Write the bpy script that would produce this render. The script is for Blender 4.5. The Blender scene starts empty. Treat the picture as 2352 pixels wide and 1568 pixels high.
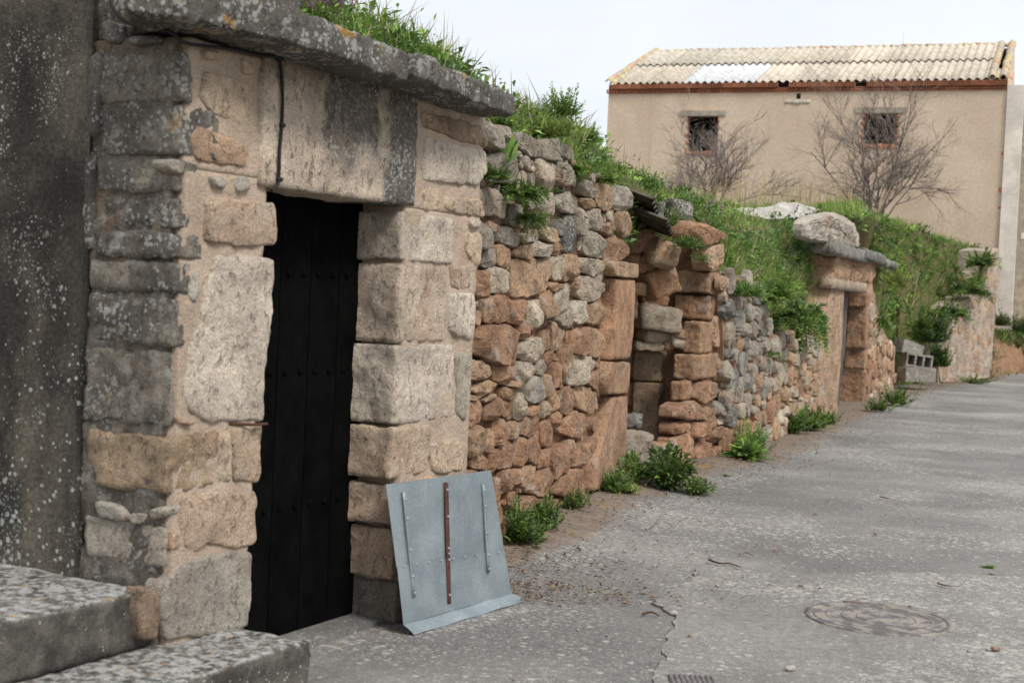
import bpy, math, random
import numpy as np
from mathutils import Matrix, Vector, noise as mnoise
S = bpy.context.scene
COL = S.collection
R_ = random.Random(7)
rng = np.random.default_rng(11)

# ------------------------------------------------------------------ camera, sky, sun, exposure
PITCH, ROLL, EYE = 1.88, 2.5, 1.45
def cam_axes():
    p, r = math.radians(PITCH), math.radians(ROLL)
    f = np.array([0, math.cos(p), -math.sin(p)]); u = np.array([0, math.sin(p), math.cos(p)]); x = np.array([1., 0, 0])
    return x*math.cos(r)+u*math.sin(r), u*math.cos(r)-x*math.sin(r), f
RR, UU, FF = cam_axes()
EYEP = np.array([0, 0, EYE])
cd = bpy.data.cameras.new('camera'); cam = bpy.data.objects.new('camera', cd); COL.objects.link(cam)
cd.lens = 50; cd.sensor_width = 36; cd.clip_end = 3000; cd.clip_start = 0.1
cam.matrix_world = Matrix(((RR[0], UU[0], -FF[0], 0), (RR[1], UU[1], -FF[1], 0), (RR[2], UU[2], -FF[2], EYE), (0, 0, 0, 1)))
cd.dof.use_dof = True; cd.dof.focus_distance = 8.8; cd.dof.aperture_fstop = 4.5
S.camera = cam
SUN_EL, SUN_AZ = 50, 138          # azimuth clockwise from +Y (the view direction)
W = bpy.data.worlds.new('World'); S.world = W; W.use_nodes = True
nt = W.node_tree; nt.nodes.clear()
def N(t, typ, **kw):
    n = t.nodes.new(typ)
    for k, v in kw.items():
        if k == 'inp':
            for a, b in v.items(): n.inputs[a].default_value = b
        else: setattr(n, k, v)
    return n
out = N(nt, 'ShaderNodeOutputWorld'); bg = N(nt, 'ShaderNodeBackground', inp={'Strength': 0.1})
sky = N(nt, 'ShaderNodeTexSky', sky_type='NISHITA', sun_disc=False, sun_elevation=math.radians(SUN_EL), sun_rotation=math.radians(SUN_AZ))
tc = N(nt, 'ShaderNodeTexCoord'); mp = N(nt, 'ShaderNodeMapping', inp={'Scale': (1, 1, 2.2)})
cn = N(nt, 'ShaderNodeTexNoise', inp={'Scale': 2.6, 'Detail': 6.0, 'Roughness': 0.55})
cr = N(nt, 'ShaderNodeMapRange', inp={'From Min': .36, 'From Max': .62, 'To Min': .80, 'To Max': 0.99})
mx = N(nt, 'ShaderNodeMix', data_type='RGBA'); mx.inputs[7].default_value = (7.5, 7.75, 8.1, 1)
L = nt.links.new
L(tc.outputs['Generated'], mp.inputs[0]); L(mp.outputs[0], cn.inputs[0]); L(cn.outputs[0], cr.inputs[0]); L(cr.outputs[0], mx.inputs[0])
L(sky.outputs[0], mx.inputs[6]); L(mx.outputs[2], bg.inputs[0]); L(bg.outputs[0], out.inputs[0])
sd = bpy.data.lights.new('sun', 'SUN'); sun = bpy.data.objects.new('sun', sd); COL.objects.link(sun)
sd.energy = 2.2; sd.angle = math.radians(16); sd.color = (1, .95, .88)
el, az = math.radians(SUN_EL), math.radians(SUN_AZ)
sun.rotation_euler = Vector((math.sin(az)*math.cos(el), math.cos(az)*math.cos(el), math.sin(el))).to_track_quat('Z', 'Y').to_euler()
S.view_settings.view_transform = 'Standard'; S.view_settings.look = 'None'; S.view_settings.gamma = 1; S.view_settings.exposure = 0.4

# ------------------------------------------------------------------ surveying helpers (photo measurements, 2352 x 1568 sheet, to metres)
FP = 2352*50/36
def ray(x, y): return FF+RR*((x-1176)/FP)-UU*((y-784)/FP)
def gr(x, y, z=0.):
    d = ray(x, y); return EYEP+d*((z-EYE)/d[2])
def at(x, y, Y):
    d = ray(x, y); return EYEP+d*(Y/d[1])
def pl(x, y, P, n):
    d = ray(x, y); return EYEP+d*(np.dot(np.asarray(P)-EYEP, n)/np.dot(d, n))
UP = np.array([0, 0, 1.])
class Frame:                      # a vertical wall plane: u along, w outward, v up
    def __init__(s, P, ang):
        a = math.radians(ang); s.P = np.array([P[0], P[1], 0.]); s.e = np.array([math.sin(a), math.cos(a), 0]); s.n = np.array([math.cos(a), -math.sin(a), 0])
    def loc(s, u, w, v): return s.P+s.e*u+s.n*w+UP*v
    def locs(s, A): A = np.asarray(A, float); return s.P+A[:, :1]*s.e+A[:, 1:2]*s.n+A[:, 2:3]*UP
    def uv(s, x, y, w=0.):
        q = pl(x, y, s.P+s.n*w, s.n)-s.P; return float(q@s.e), float(q[2])
    def wv(s, x, y, u):           # on the plane across the wall at u
        q = pl(x, y, s.P+s.e*u, s.e)-s.P; return float(q@s.n), float(q[2])
zA = lambda x, y: (x*.5, y*.5)
zB = lambda x, y: (x*.5, 784.4+y*.5)
zC = lambda x, y: (551.3+x*.5, y*.5)
zD = lambda x, y: (551.3+x*.5, 784.4+y*.5)
zE = lambda x, y: (1033.6+x*.3296, 229.7+y*.3296)
zF = lambda x, y: (1033.6+x*.3296, 689.+y*.3296)
zG = lambda x, y: (1320.7+x*.2564, 402+y*.2564)
zH = lambda x, y: (1320.7+x*.2564, 746.5+y*.2564)
zI = lambda x, y: (1607.8+x*.3662, 430.7+y*.3662)
zJ = lambda x, y: (1952.3+x*.293, 459.4+y*.293)
zK = lambda x, y: (1349.4+x*.293, 57.4+y*.293)
zL = lambda x, y: (1808.8+x*.3296, 57.4+y*.3296)
zM = lambda x, y: (1148.4+x*.5117, 976.2+y*.5117)

# ------------------------------------------------------------------ object helpers
def tag(o, label=None, cat=None, group=None, kind=None):
    for k, v in (('label', label), ('category', cat), ('group', group), ('kind', kind)):
        if v: o[k] = v
    return o
def thing(name, loc, label, cat, group=None):
    o = bpy.data.objects.new(name, None); COL.objects.link(o); o.location = Vector([float(c) for c in loc]); o.empty_display_size = .1
    return tag(o, label, cat, group)
def base_of(o):
    v = np.zeros(3)
    while o is not None: v += np.array(o.location); o = o.parent
    return v
def mesh(name, V, Fc, mat, parent=None, color=None, smooth=True, colattr=None, origin=None):
    V = np.asarray(V, float)
    o_w = np.array(origin, float) if origin is not None else (base_of(parent) if parent else np.array([V[:, 0].mean(), V[:, 1].mean(), V[:, 2].min()]))
    me = bpy.data.meshes.new(name)
    Vl = V-o_w
    if isinstance(Fc, np.ndarray):
        n, k = Fc.shape
        me.vertices.add(len(Vl)); me.vertices.foreach_set('co', Vl.astype(np.float32).ravel())
        me.loops.add(n*k); me.loops.foreach_set('vertex_index', Fc.astype(np.int32).ravel())
        me.polygons.add(n); me.polygons.foreach_set('loop_start', np.arange(0, n*k, k, dtype=np.int32)); me.update(calc_edges=True)
    else:
        me.from_pydata([tuple(v) for v in Vl], [], Fc)
    me.polygons.foreach_set('use_smooth', np.full(len(me.polygons), smooth))
    if colattr is not None:
        a = me.color_attributes.new('Col', 'FLOAT_COLOR', 'POINT'); c = np.ones((len(V), 4), np.float32); c[:, :3] = colattr; a.data.foreach_set('color', c.ravel())
    me.materials.append(mat); me.validate()
    o = bpy.data.objects.new(name, me); COL.objects.link(o)
    if parent: o.parent = parent; o.location = Vector(o_w-base_of(parent))
    else: o.location = Vector(o_w)
    if color is not None: o.color = color
    return o
def fbm(P, f, oct=3):
    r = 0; a = 1
    for _ in range(oct):
        r += a*mnoise.noise(Vector((P[0]*f, P[1]*f, P[2]*f))); f *= 2.1; a *= .5
    return r
def nz(A, f, oct=3, seed=0.):
    return np.array([fbm((p[0]+seed, p[1]-seed*.7, p[2]+seed*1.3), f, oct) for p in A])
_cube = {}
def cube_lattice(nx, ny, nz_):
    k = (nx, ny, nz_)
    if k in _cube: return _cube[k]
    idx = {}; V = []; Fc = []
    def vid(i, j, l):
        if (i, j, l) not in idx: idx[(i, j, l)] = len(V); V.append((2*i/nx-1, 2*j/ny-1, 2*l/nz_-1))
        return idx[(i, j, l)]
    for i in range(nx):
        for j in range(ny):
            Fc.append((vid(i, j, 0), vid(i, j+1, 0), vid(i+1, j+1, 0), vid(i+1, j, 0))); Fc.append((vid(i, j, nz_), vid(i+1, j, nz_), vid(i+1, j+1, nz_), vid(i, j+1, nz_)))
        for l in range(nz_):
            Fc.append((vid(i, 0, l), vid(i+1, 0, l), vid(i+1, 0, l+1), vid(i, 0, l+1))); Fc.append((vid(i, ny, l), vid(i, ny, l+1), vid(i+1, ny, l+1), vid(i+1, ny, l)))
    for j in range(ny):
        for l in range(nz_):
            Fc.append((vid(0, j, l), vid(0, j, l+1), vid(0, j+1, l+1), vid(0, j+1, l))); Fc.append((vid(nx, j, l), vid(nx, j+1, l), vid(nx, j+1, l+1), vid(nx, j, l+1)))
    _cube[k] = (np.array(V), np.array(Fc)); return _cube[k]
def rbox(name, c, ax, half, mat, parent=None, color=None, r=.02, amp=.01, freq=6., seg=.03, big=0., skew=None, maxn=26):
    """worn stone block: rounded box with uneven faces; c centre, ax 3 unit axes, half sizes"""
    half = np.asarray(half, float); n = [int(np.clip(round(2*h/seg), 2, maxn)) for h in half]
    V, Fc = cube_lattice(*n); P = V*half; r = min(r, half.min()*.9)
    q = np.clip(P, -(half-r), half-r); d = P-q; l = np.linalg.norm(d, axis=1, keepdims=True); l[l == 0] = 1; P = q+r*d/l
    if skew is not None: P = P*(1+np.asarray(skew)[[1, 2, 0]]*V[:, [1, 2, 0]])
    Wd = np.asarray(c, float)+P@np.asarray(ax)
    if amp or big:
        nn = d/l; nn[(nn == 0).all(axis=1)] = 0
        # outward direction of each lattice face
        far = np.abs(V) >= .999; nn = np.where(far, np.sign(V), 0); nn = nn/np.maximum(np.linalg.norm(nn, axis=1, keepdims=True), 1)
        sd_ = R_.random()*50
        n2_ = nz(Wd, freq*4.5, 3, sd_+3) if amp > .004 else 0; a = amp*nz(Wd, freq, 3, sd_)+amp*(.7*n2_-1.2*np.maximum(n2_-.25, 0))+(big*nz(Wd, 1.6/max(half), 2, sd_+9) if big else 0)
        Wd = Wd+(nn*a[:, None])@np.asarray(ax)
    return mesh(name, Wd, Fc, mat, parent, color)
def hexa(name, P8, mat, parent=None, color=None, smooth=False, origin=None):
    """P8: bottom ring of 4 then top ring of 4"""
    return mesh(name, P8, [(3, 2, 1, 0), (4, 5, 6, 7), (0, 1, 5, 4), (1, 2, 6, 5), (2, 3, 7, 6), (3, 0, 4, 7)], mat, parent, color, smooth, origin=origin)
def fbox(name, fr, u, w, v, mat, parent=None, color=None):
    P = [fr.loc(a, b, c) for c in v for a, b in ((u[0], w[0]), (u[1], w[0]), (u[1], w[1]), (u[0], w[1]))]
    if (u[1]-u[0])*(w[1]-w[0]) > 0: P = P[:4][::-1]+P[4:][::-1]
    return hexa(name, np.array(P), mat, parent, color)
def prism(name, fr, poly, w0, w1, mat, parent=None, color=None):
    """poly of (u,v) extruded from w0 (back) to w1 (front)"""
    n = len(poly); A = [(u, w0, v) for u, v in poly]+[(u, w1, v) for u, v in poly]
    ar = sum(poly[i][0]*poly[(i+1) % n][1]-poly[(i+1) % n][0]*poly[i][1] for i in range(n))
    Fc = [tuple(range(n)), tuple(range(2*n-1, n-1, -1))]+[(i, i+n, (i+1) % n+n, (i+1) % n) for i in range(n)]
    if ar > 0: Fc = [f[::-1] for f in Fc]
    return mesh(name, fr.locs(A), [f[::-1] for f in Fc], mat, parent, color, False)
def resample(poly, n):
    P = np.asarray(poly, float); Q = np.vstack([P, P[:1]]); d = np.r_[0, np.cumsum(np.linalg.norm(np.diff(Q, axis=0), axis=1))]
    t = np.linspace(0, d[-1], n, endpoint=False); R = np.c_[np.interp(t, d, Q[:, 0]), np.interp(t, d, Q[:, 1])]
    return .5*R+.25*(np.roll(R, 1, 0)+np.roll(R, -1, 0))

def pstone(fr, poly, mat, parent, color, prot=.02, depth=.06, amp=.006, n=None, tilt=.15, w0=0., name='stone', facets=0, res=.03, edge=.012):
    """stone seen in a wall face: traced outline (u,v), standing out of the joint plane with a broken, faceted face"""
    P = np.asarray(poly, float); per = np.linalg.norm(P-np.roll(P, 1, 0), axis=1).sum()
    n = n or int(np.clip(per/res, 16, 120)); P = resample(P, n); c = P.mean(0); size = per/4
    sd_ = R_.random()*60; jit = np.array([fbm((p[0]+sd_, p[1], sd_), 9, 3) for p in P])*min(.014, size*.08)
    rad = np.linalg.norm(P-c, axis=1).mean(); dirs = (P-c)/np.maximum(np.linalg.norm(P-c, axis=1, keepdims=True), 1e-6); P = P+dirs*jit[:, None]
    e = min(edge/rad, .2); inner = max(2, int(rad/(res*1.2)))
    rf = np.r_[1., 1., 1-e*.35, 1-e, 1-2.2*e, np.linspace(1-2.2*e, .0, inner+1)[1:-1]]; rh = np.r_[0, 0, .6, .9, 1., np.ones(max(inner-1, 0))]
    tx, ty = (R_.uniform(-tilt, tilt), R_.uniform(-tilt, tilt)); hs = np.abs(P-c).max(0)
    fac = [(R_.uniform(0, 6.28), R_.uniform(.35, .85), R_.uniform(1.2, 3.5)) for _ in range(facets)]
    nr = len(rf); Q = (c+(P-c)[None]*rf[:, None, None]).reshape(-1, 2); H_ = np.repeat(rh, n); Q = np.vstack([Q, c]); H_ = np.r_[H_, 1.]
    rel = (Q-c)/hs; hh = prot*(1+tx*rel[:, 0]+ty*rel[:, 1])
    for (a_, d0, sl_) in fac: hh = np.minimum(hh, prot*(1.0-sl_*(rel[:, 0]*math.cos(a_)+rel[:, 1]*math.sin(a_)-d0)))
    hh = np.maximum(hh, prot*.2)*H_; A = np.c_[Q[:, 0], hh, Q[:, 1]]; m = H_ > .01; A[:n, 1] = -depth
    if amp:
        B_ = A[m]; n1 = nz(B_, 6, 3, sd_); n2 = nz(B_, 26, 3, sd_+3)
        A[m, 1] += (n1*.8+n2*.95-np.maximum(n2-.25, 0)*1.6)*amp; A[m, 0] += nz(B_, 13, 2, sd_+7)*amp*.6; A[m, 2] += nz(B_, 13, 2, sd_+17)*amp*.6
    A[:, 1] += w0; k = (np.arange(nr-1)[:, None]*n+np.arange(n)[None]).ravel(); k2 = (np.arange(nr-1)[:, None]*n+(np.arange(n)[None]+1) % n).ravel()
    Fc = [tuple(f) for f in np.c_[k, k2, k2+n, k+n]]+[((nr-1)*n+j, (nr-1)*n+(j+1) % n, nr*n) for j in range(n)]
    return mesh(name, fr.locs(A), Fc, mat, parent, color, facets == 0)
def cut_cells(seeds, gap=.012, seg=28, rr=None):
    """seeds: (u,v,hw,hh[,tone]) -> outlines of squarish stones that fit together without overlapping"""
    rr = rr or R_; out_ = []
    C = np.array([(s[0], s[1]) for s in seeds]); Hs = np.array([(s[2], s[3]) for s in seeds])*1.07
    for i, s in enumerate(seeds):
        D = C-C[i]; ov = (np.abs(D) < (Hs+Hs[i])*1.02).all(1); ov[i] = False; cuts = []
        for j in np.nonzero(ov)[0]:
            q = np.abs(D[j])/(Hs[i]+Hs[j]); ax = 0 if q[0] > q[1] else 1; nv = np.zeros(2); nv[ax] = np.sign(D[j][ax]) or 1.; dn = D[j]/max(np.linalg.norm(D[j]), 1e-6)
            nv = nv+dn*.25; nv /= np.linalg.norm(nv); d = abs(D[j]@nv); cuts.append((nv, max(d*Hs[i, ax]/(Hs[i, ax]+Hs[j, ax])-gap/2, .008)))
        ex = rr.uniform(4, 9); rot = rr.uniform(-.1, .1); pts = []
        for k in range(seg):
            a = 2*math.pi*(k+.5)/seg; ca, sa = math.cos(a), math.sin(a); a = math.atan2(sa*Hs[i, 1], ca*Hs[i, 0])   # spread samples over the long sides
            da, db = math.cos(a), math.sin(a); ca, sa = math.cos(a-rot), math.sin(a-rot)
            r = (abs(ca/Hs[i, 0])**ex+abs(sa/Hs[i, 1])**ex)**(-1/ex)*rr.uniform(.95, 1.03)
            for nv, lim in cuts:
                cs = da*nv[0]+db*nv[1]
                if cs > .02: r = min(r, lim/cs)
            pts.append((s[0]+da*r, s[1]+db*r))
        out_.append(pts)
    return out_
def inpoly(p, poly):
    x, y = p; c = False; n = len(poly); j = n-1
    for i in range(n):
        xi, yi = poly[i]; xj, yj = poly[j]
        if (yi > y) != (yj > y) and x < (xj-xi)*(y-yi)/(yj-yi)+xi: c = not c
        j = i
    return c
def darts(region, seeds, sizes, tries, tone, rr, kmin=.022):
    P = np.array(region); lo, hi = P.min(0), P.max(0); L_ = [tuple(s) for s in seeds]
    arr = np.array([s[:4] for s in L_]) if L_ else np.zeros((0, 4))
    for (wm, hm) in sizes:
        for _ in range(tries):
            p = (rr.uniform(lo[0], hi[0]), rr.uniform(lo[1], hi[1]))
            if not inpoly(p, region): continue
            w, h = wm*rr.uniform(.7, 1.3)/2, hm*rr.uniform(.7, 1.3)/2
            if len(arr):
                gx = np.abs(arr[:, 0]-p[0])-arr[:, 2]; gy = np.abs(arr[:, 1]-p[1])-arr[:, 3]
                if ((gx < w*.72) & (gy < h*.72)).any(): continue
            L_.append((p[0], p[1], w, h, tone(p, rr))); arr = np.vstack([arr, [p[0], p[1], w, h]])
    return L_
def tube(pts, rad, k=6):
    P = np.asarray(pts, float); rad = np.broadcast_to(rad, (len(P),)); V = []; Fc = []
    T = np.gradient(P, axis=0); T /= np.maximum(np.linalg.norm(T, axis=1, keepdims=True), 1e-9)
    for i, (p, t) in enumerate(zip(P, T)):
        a = np.cross(t, [.31, .17, .93] if abs(t[2]) < .85 else [1, .2, 0]); a /= np.linalg.norm(a); b = np.cross(t, a)
        for j in range(k):
            an = 2*math.pi*j/k; V.append(p+rad[i]*(a*math.cos(an)+b*math.sin(an)))
    for i in range(len(P)-1):
        for j in range(k): Fc.append((i*k+j, i*k+(j+1) % k, (i+1)*k+(j+1) % k, (i+1)*k+j))
    Fc.append(tuple(range(k))[::-1]); Fc.append(tuple(range((len(P)-1)*k, len(P)*k)))
    return np.array(V), Fc
def merge(parts):
    V = []; Fc = []; o = 0
    for v, f in parts: V.append(v); Fc += [tuple(i+o for i in q) for q in f]; o += len(v)
    return np.vstack(V), Fc

# ------------------------------------------------------------------ materials
def newmat(name):
    m = bpy.data.materials.new(name); m.use_nodes = True; t = m.node_tree; t.nodes.clear()
    o = N(t, 'ShaderNodeOutputMaterial'); b = N(t, 'ShaderNodeBsdfPrincipled', inp={'Roughness': .9, 'Specular IOR Level': .2}); t.links.new(b.outputs[0], o.inputs[0])
    return m, t, b
class G:                            # tiny node-graph builder
    def __init__(s, t, coord='Object', rand=True):
        s.t = t; s.tc = N(t, 'ShaderNodeTexCoord'); s.v = s.tc.outputs[coord]; s.oi = N(t, 'ShaderNodeObjectInfo')
        if rand:
            m = N(t, 'ShaderNodeMath', operation='MULTIPLY', inp={1: 37.}); t.links.new(s.oi.outputs['Random'], m.inputs[0])
            a = N(t, 'ShaderNodeVectorMath', operation='ADD'); t.links.new(s.v, a.inputs[0]); t.links.new(m.outputs[0], a.inputs[1]); s.v = a.outputs[0]
    def link(s, a, b): s.t.links.new(a, b)
    def put(s, sock, v):
        if hasattr(v, 'links'): s.link(v, sock)
        else: sock.default_value = v
    def vec(s, scale):
        m = N(s.t, 'ShaderNodeMapping', inp={'Scale': scale}); s.link(s.v, m.inputs[0]); return m.outputs[0]
    def noise(s, scale, det=4., rough=.55, vec=None, dist=0.):
        n = N(s.t, 'ShaderNodeTexNoise', inp={'Scale': scale, 'Detail': det, 'Roughness': rough, 'Distortion': dist}); s.link(vec or s.v, n.inputs['Vector']); return n.outputs[0]
    def vor(s, scale, out_='Distance', vec=None, rnd=1., feature='F1'):
        n = N(s.t, 'ShaderNodeTexVoronoi', feature=feature, inp={'Scale': scale, 'Randomness': rnd}); s.link(vec or s.v, n.inputs['Vector']); return n.outputs[out_]
    def ramp(s, v, a, b, lo=0., hi=1.):
        n = N(s.t, 'ShaderNodeMapRange', interpolation_type='SMOOTHSTEP', inp={'From Min': a, 'From Max': b, 'To Min': lo, 'To Max': hi}); s.put(n.inputs[0], v); return n.outputs[0]
    def m(s, op, a, b=0., clamp=False):
        n = N(s.t, 'ShaderNodeMath', operation=op, use_clamp=clamp); s.put(n.inputs[0], a); s.put(n.inputs[1], b); return n.outputs[0]
    def mix(s, f, a, b, mode='MIX'):
        n = N(s.t, 'ShaderNodeMix', data_type='RGBA', blend_type=mode); s.put(n.inputs[0], f); s.put(n.inputs[6], a); s.put(n.inputs[7], b); return n.outputs[2]
    def sc(s, c, f):                # colour times value
        n = N(s.t, 'ShaderNodeVectorMath', operation='SCALE'); s.put(n.inputs[0], c if hasattr(c, 'links') else c[:3]); s.put(n.inputs['Scale'], f); return n.outputs[0]
    def bump(s, b, h, st, dist=.02, nrm=None):
        n = N(s.t, 'ShaderNodeBump', inp={'Strength': st, 'Distance': dist}); s.link(h, n.inputs['Height'])
        if nrm is not None: s.link(nrm, n.inputs['Normal'])
        s.link(n.outputs[0], b.inputs['Normal']); return n.outputs[0]
    def xyz(s, vec=None):
        n = N(s.t, 'ShaderNodeSeparateXYZ'); s.link(vec or s.v, n.inputs[0]); return n.outputs
def c3(r, g, b): return (r, g, b, 1)

def stone_mat(name, pit=1., fixed=None, scale=1., stain=None):
    """limestone: object colour is the stone's own tint, object alpha how far lichen has taken it"""
    m, t, b = newmat(name); g = G(t)
    base = g.oi.outputs['Color'] if fixed is None else fixed[:3]+(1,)
    al = g.oi.outputs['Alpha'] if fixed is None else fixed[3]
    col = g.sc(base, g.ramp(g.noise(4*scale, 5, .6), .25, .75, .68, 1.28))
    col = g.mix(g.ramp(g.noise(7*scale, 4, .6), .52, .72, 0, .55), col, c3(.58, .53, .45))      # paler, bleached
    col = g.mix(g.ramp(g.noise(2.6*scale, 3), .55, .75, 0, .5), col, c3(.40, .21, .11))           # iron-red
    pits = g.ramp(g.noise(34*scale, 3, .6, g.vec((1, 1, .55))), .56, .68)
    fine = g.noise(150*scale, 3, .7)
    col = g.mix(g.m('MULTIPLY', pits, .5*pit), col, c3(.14, .08, .05))
    col = g.sc(col, g.ramp(fine, .25, .75, .62, 1.3))
    grow = g.noise(3.4*scale, 6, .65)
    dark = g.m('SUBTRACT', g.m('ADD', g.m('MULTIPLY', al, .9), grow), .9)
    dark = g.m('MULTIPLY', g.ramp(dark, -.05, .22), .86)
    if stain is not None: dark = g.m('MAXIMUM', dark, stain(g))
    col = g.mix(dark, col, g.mix(g.noise(60*scale, 3, .7), c3(.03, .029, .027), c3(.24, .225, .20)))
    sp = g.m('SUBTRACT', g.m('ADD', g.vor(48*scale), g.m('MULTIPLY', g.m('SUBTRACT', g.noise(90*scale, 3), .5), .9)), g.m('MULTIPLY', g.ramp(g.noise(6*scale, 4), .36, .68), .5))
    sp = g.m('MULTIPLY', g.ramp(sp, .06, 0.), dark)
    col = g.mix(g.m('MULTIPLY', sp, .8), col, c3(.58, .58, .55))
    sp2 = g.m('MULTIPLY', g.ramp(g.noise(11*scale, 5, .7), .56, .64), g.ramp(al, .25, .7))
    col = g.mix(g.m('MULTIPLY', sp2, .75), col, c3(.50, .49, .46))
    orl = g.m('MULTIPLY', g.ramp(g.noise(6*scale, 5, .6), .635, .67), g.ramp(al, .45, .7))
    col = g.mix(g.m('MULTIPLY', orl, .8), col, c3(.52, .28, .05))
    g.link(col, b.inputs['Base Color'])
    n1 = g.bump(b, g.noise(16*scale, 9, .72), 1., .05/scale)
    n2 = g.bump(b, g.m('SUBTRACT', g.m('MULTIPLY', fine, .35), pits), .8*pit+.2, .012/scale, n1)
    return m
M = {}
M['stone'] = stone_mat('limestone', .75)
M['rubble'] = stone_mat('rubble_stone', .7)
def lintel_stain(g):
    x, y, z = g.xyz(g.tc.outputs['Object'])[:3]
    # object space runs with the street; y ~ distance along the wall
    wob = g.m('MULTIPLY', g.m('SUBTRACT', g.noise(7, 5, .65), .5), .16)
    s = g.m('ADD', y, wob)
    a = g.m('MULTIPLY', g.ramp(s, STN[0], STN[0]+.05), g.ramp(s, STN[1]+.04, STN[1]))
    a = g.m('MULTIPLY', a, g.ramp(g.m('ADD', z, g.m('MULTIPLY', g.noise(9, 5), .5)), STN[4]-.05, STN[4]+.32))
    b_ = g.ramp(s, STN[2], STN[2]+.05)
    top = g.ramp(g.m('ADD', z, g.m('MULTIPLY', g.noise(11, 4), .25)), STN[5]+.05, STN[5]+.2)
    return g.m('MULTIPLY', g.m('MAXIMUM', g.m('MAXIMUM', g.m('MULTIPLY', a, .95), g.m('MULTIPLY', b_, .93)), g.m('MULTIPLY', top, .6)), g.ramp(g.noise(50, 3, .7), .25, .55, .55, 1))

def earth_mat(name, c1, c2, sc=1., bump=.8):
    m, t, b = newmat(name); g = G(t, rand=False)
    col = g.mix(g.ramp(g.noise(5*sc, 5, .6), .3, .7), c1, c2); col = g.sc(col, g.ramp(g.noise(90*sc, 3, .7), .2, .8, .7, 1.25))
    g.link(col, b.inputs['Base Color']); g.bump(b, g.noise(30*sc, 8, .7), bump, .03/sc); return m
M['mortar'] = earth_mat('lime_mortar', c3(.46, .36, .275), c3(.56, .45, .355), 1.6, .9)
M['earth'] = earth_mat('red_earth', c3(.26, .145, .085), c3(.36, .22, .14))
M['soil'] = earth_mat('soil', c3(.17, .12, .07), c3(.12, .12, .05))
M['mudplaster'] = earth_mat('mud_plaster', c3(.50, .31, .20), c3(.56, .40, .29), .7, .9)

def render_mat():
    m, t, b = newmat('weathered_render'); g = G(t, rand=False)
    col = g.mix(g.ramp(g.noise(2.2, 5, .6), .35, .65), c3(.036, .034, .030), c3(.12, .108, .086))
    col = g.mix(g.ramp(g.noise(1.3, 4, .6, g.vec((1, 1, .5))), .57, .72, 0, .7), col, c3(.26, .225, .17))
    col = g.sc(col, g.ramp(g.noise(60, 5, .8), .3, .7, .5, 1.4)); col = g.mix(g.ramp(g.noise(3, 5, .65, g.vec((1, 1, .12))), .52, .7, 0, .6), col, c3(.02, .02, .018))
    zone = g.ramp(g.noise(3, 3, .6), .40, .62)
    lowz = g.ramp(g.xyz()[2], 1.7, .7)
    sp = g.m('SUBTRACT', g.m('ADD', g.vor(30), g.m('MULTIPLY', g.m('SUBTRACT', g.noise(70, 3), .5), .55)), g.m('MULTIPLY', g.m('ADD', zone, lowz), .15)); spm = g.ramp(sp, .05, 0)
    sp2 = g.ramp(g.m('SUBTRACT', g.m('ADD', g.vor(75), g.m('MULTIPLY', g.m('SUBTRACT', g.noise(150, 3), .5), .6)), g.m('MULTIPLY', zone, .24)), .05, 0)
    col = g.mix(g.m('MULTIPLY', g.m('MAXIMUM', g.m('MULTIPLY', spm, g.ramp(g.noise(9, 4), .30, .5)), g.m('MULTIPLY', sp2, .7)), .72), col, c3(.50, .51, .48))
    g.link(col, b.inputs['Base Color']); g.bump(b, g.noise(60, 8, .7), .5, .012); return m
M['render'] = render_mat()
def step_mat():
    m, t, b = newmat('step_concrete'); g = G(t, rand=False)
    col = g.mix(g.ramp(g.noise(6, 5, .65), .35, .65), c3(.05, .048, .042), c3(.15, .14, .12))
    geo = N(t, 'ShaderNodeNewGeometry'); nzv = g.xyz(geo.outputs['Normal'])[2]
    top = g.ramp(nzv, .5, .9)
    lich = g.ramp(g.noise(26, 6, .7), .40, .60)
    col = g.mix(g.m('MULTIPLY', top, g.m('MULTIPLY', lich, .85)), col, c3(.46, .46, .44))
    col = g.mix(g.m('MULTIPLY', top, g.ramp(g.noise(19, 5, .65), .62, .67, 0, .8)), col, c3(.46, .27, .09))
    sp = g.ramp(g.m('SUBTRACT', g.vor(48), g.m('MULTIPLY', g.ramp(g.noise(5, 3), .45, .65), .3)), .06, 0)
    col = g.mix(g.m('MULTIPLY', sp, .6), col, c3(.5, .5, .47))
    col = g.sc(col, g.ramp(g.noise(140, 3, .7), .2, .8, .65, 1.3))
    g.link(col, b.inputs['Base Color']); g.bump(b, g.noise(45, 8, .72), .8, .014); return m
M['step'] = step_mat()
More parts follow.
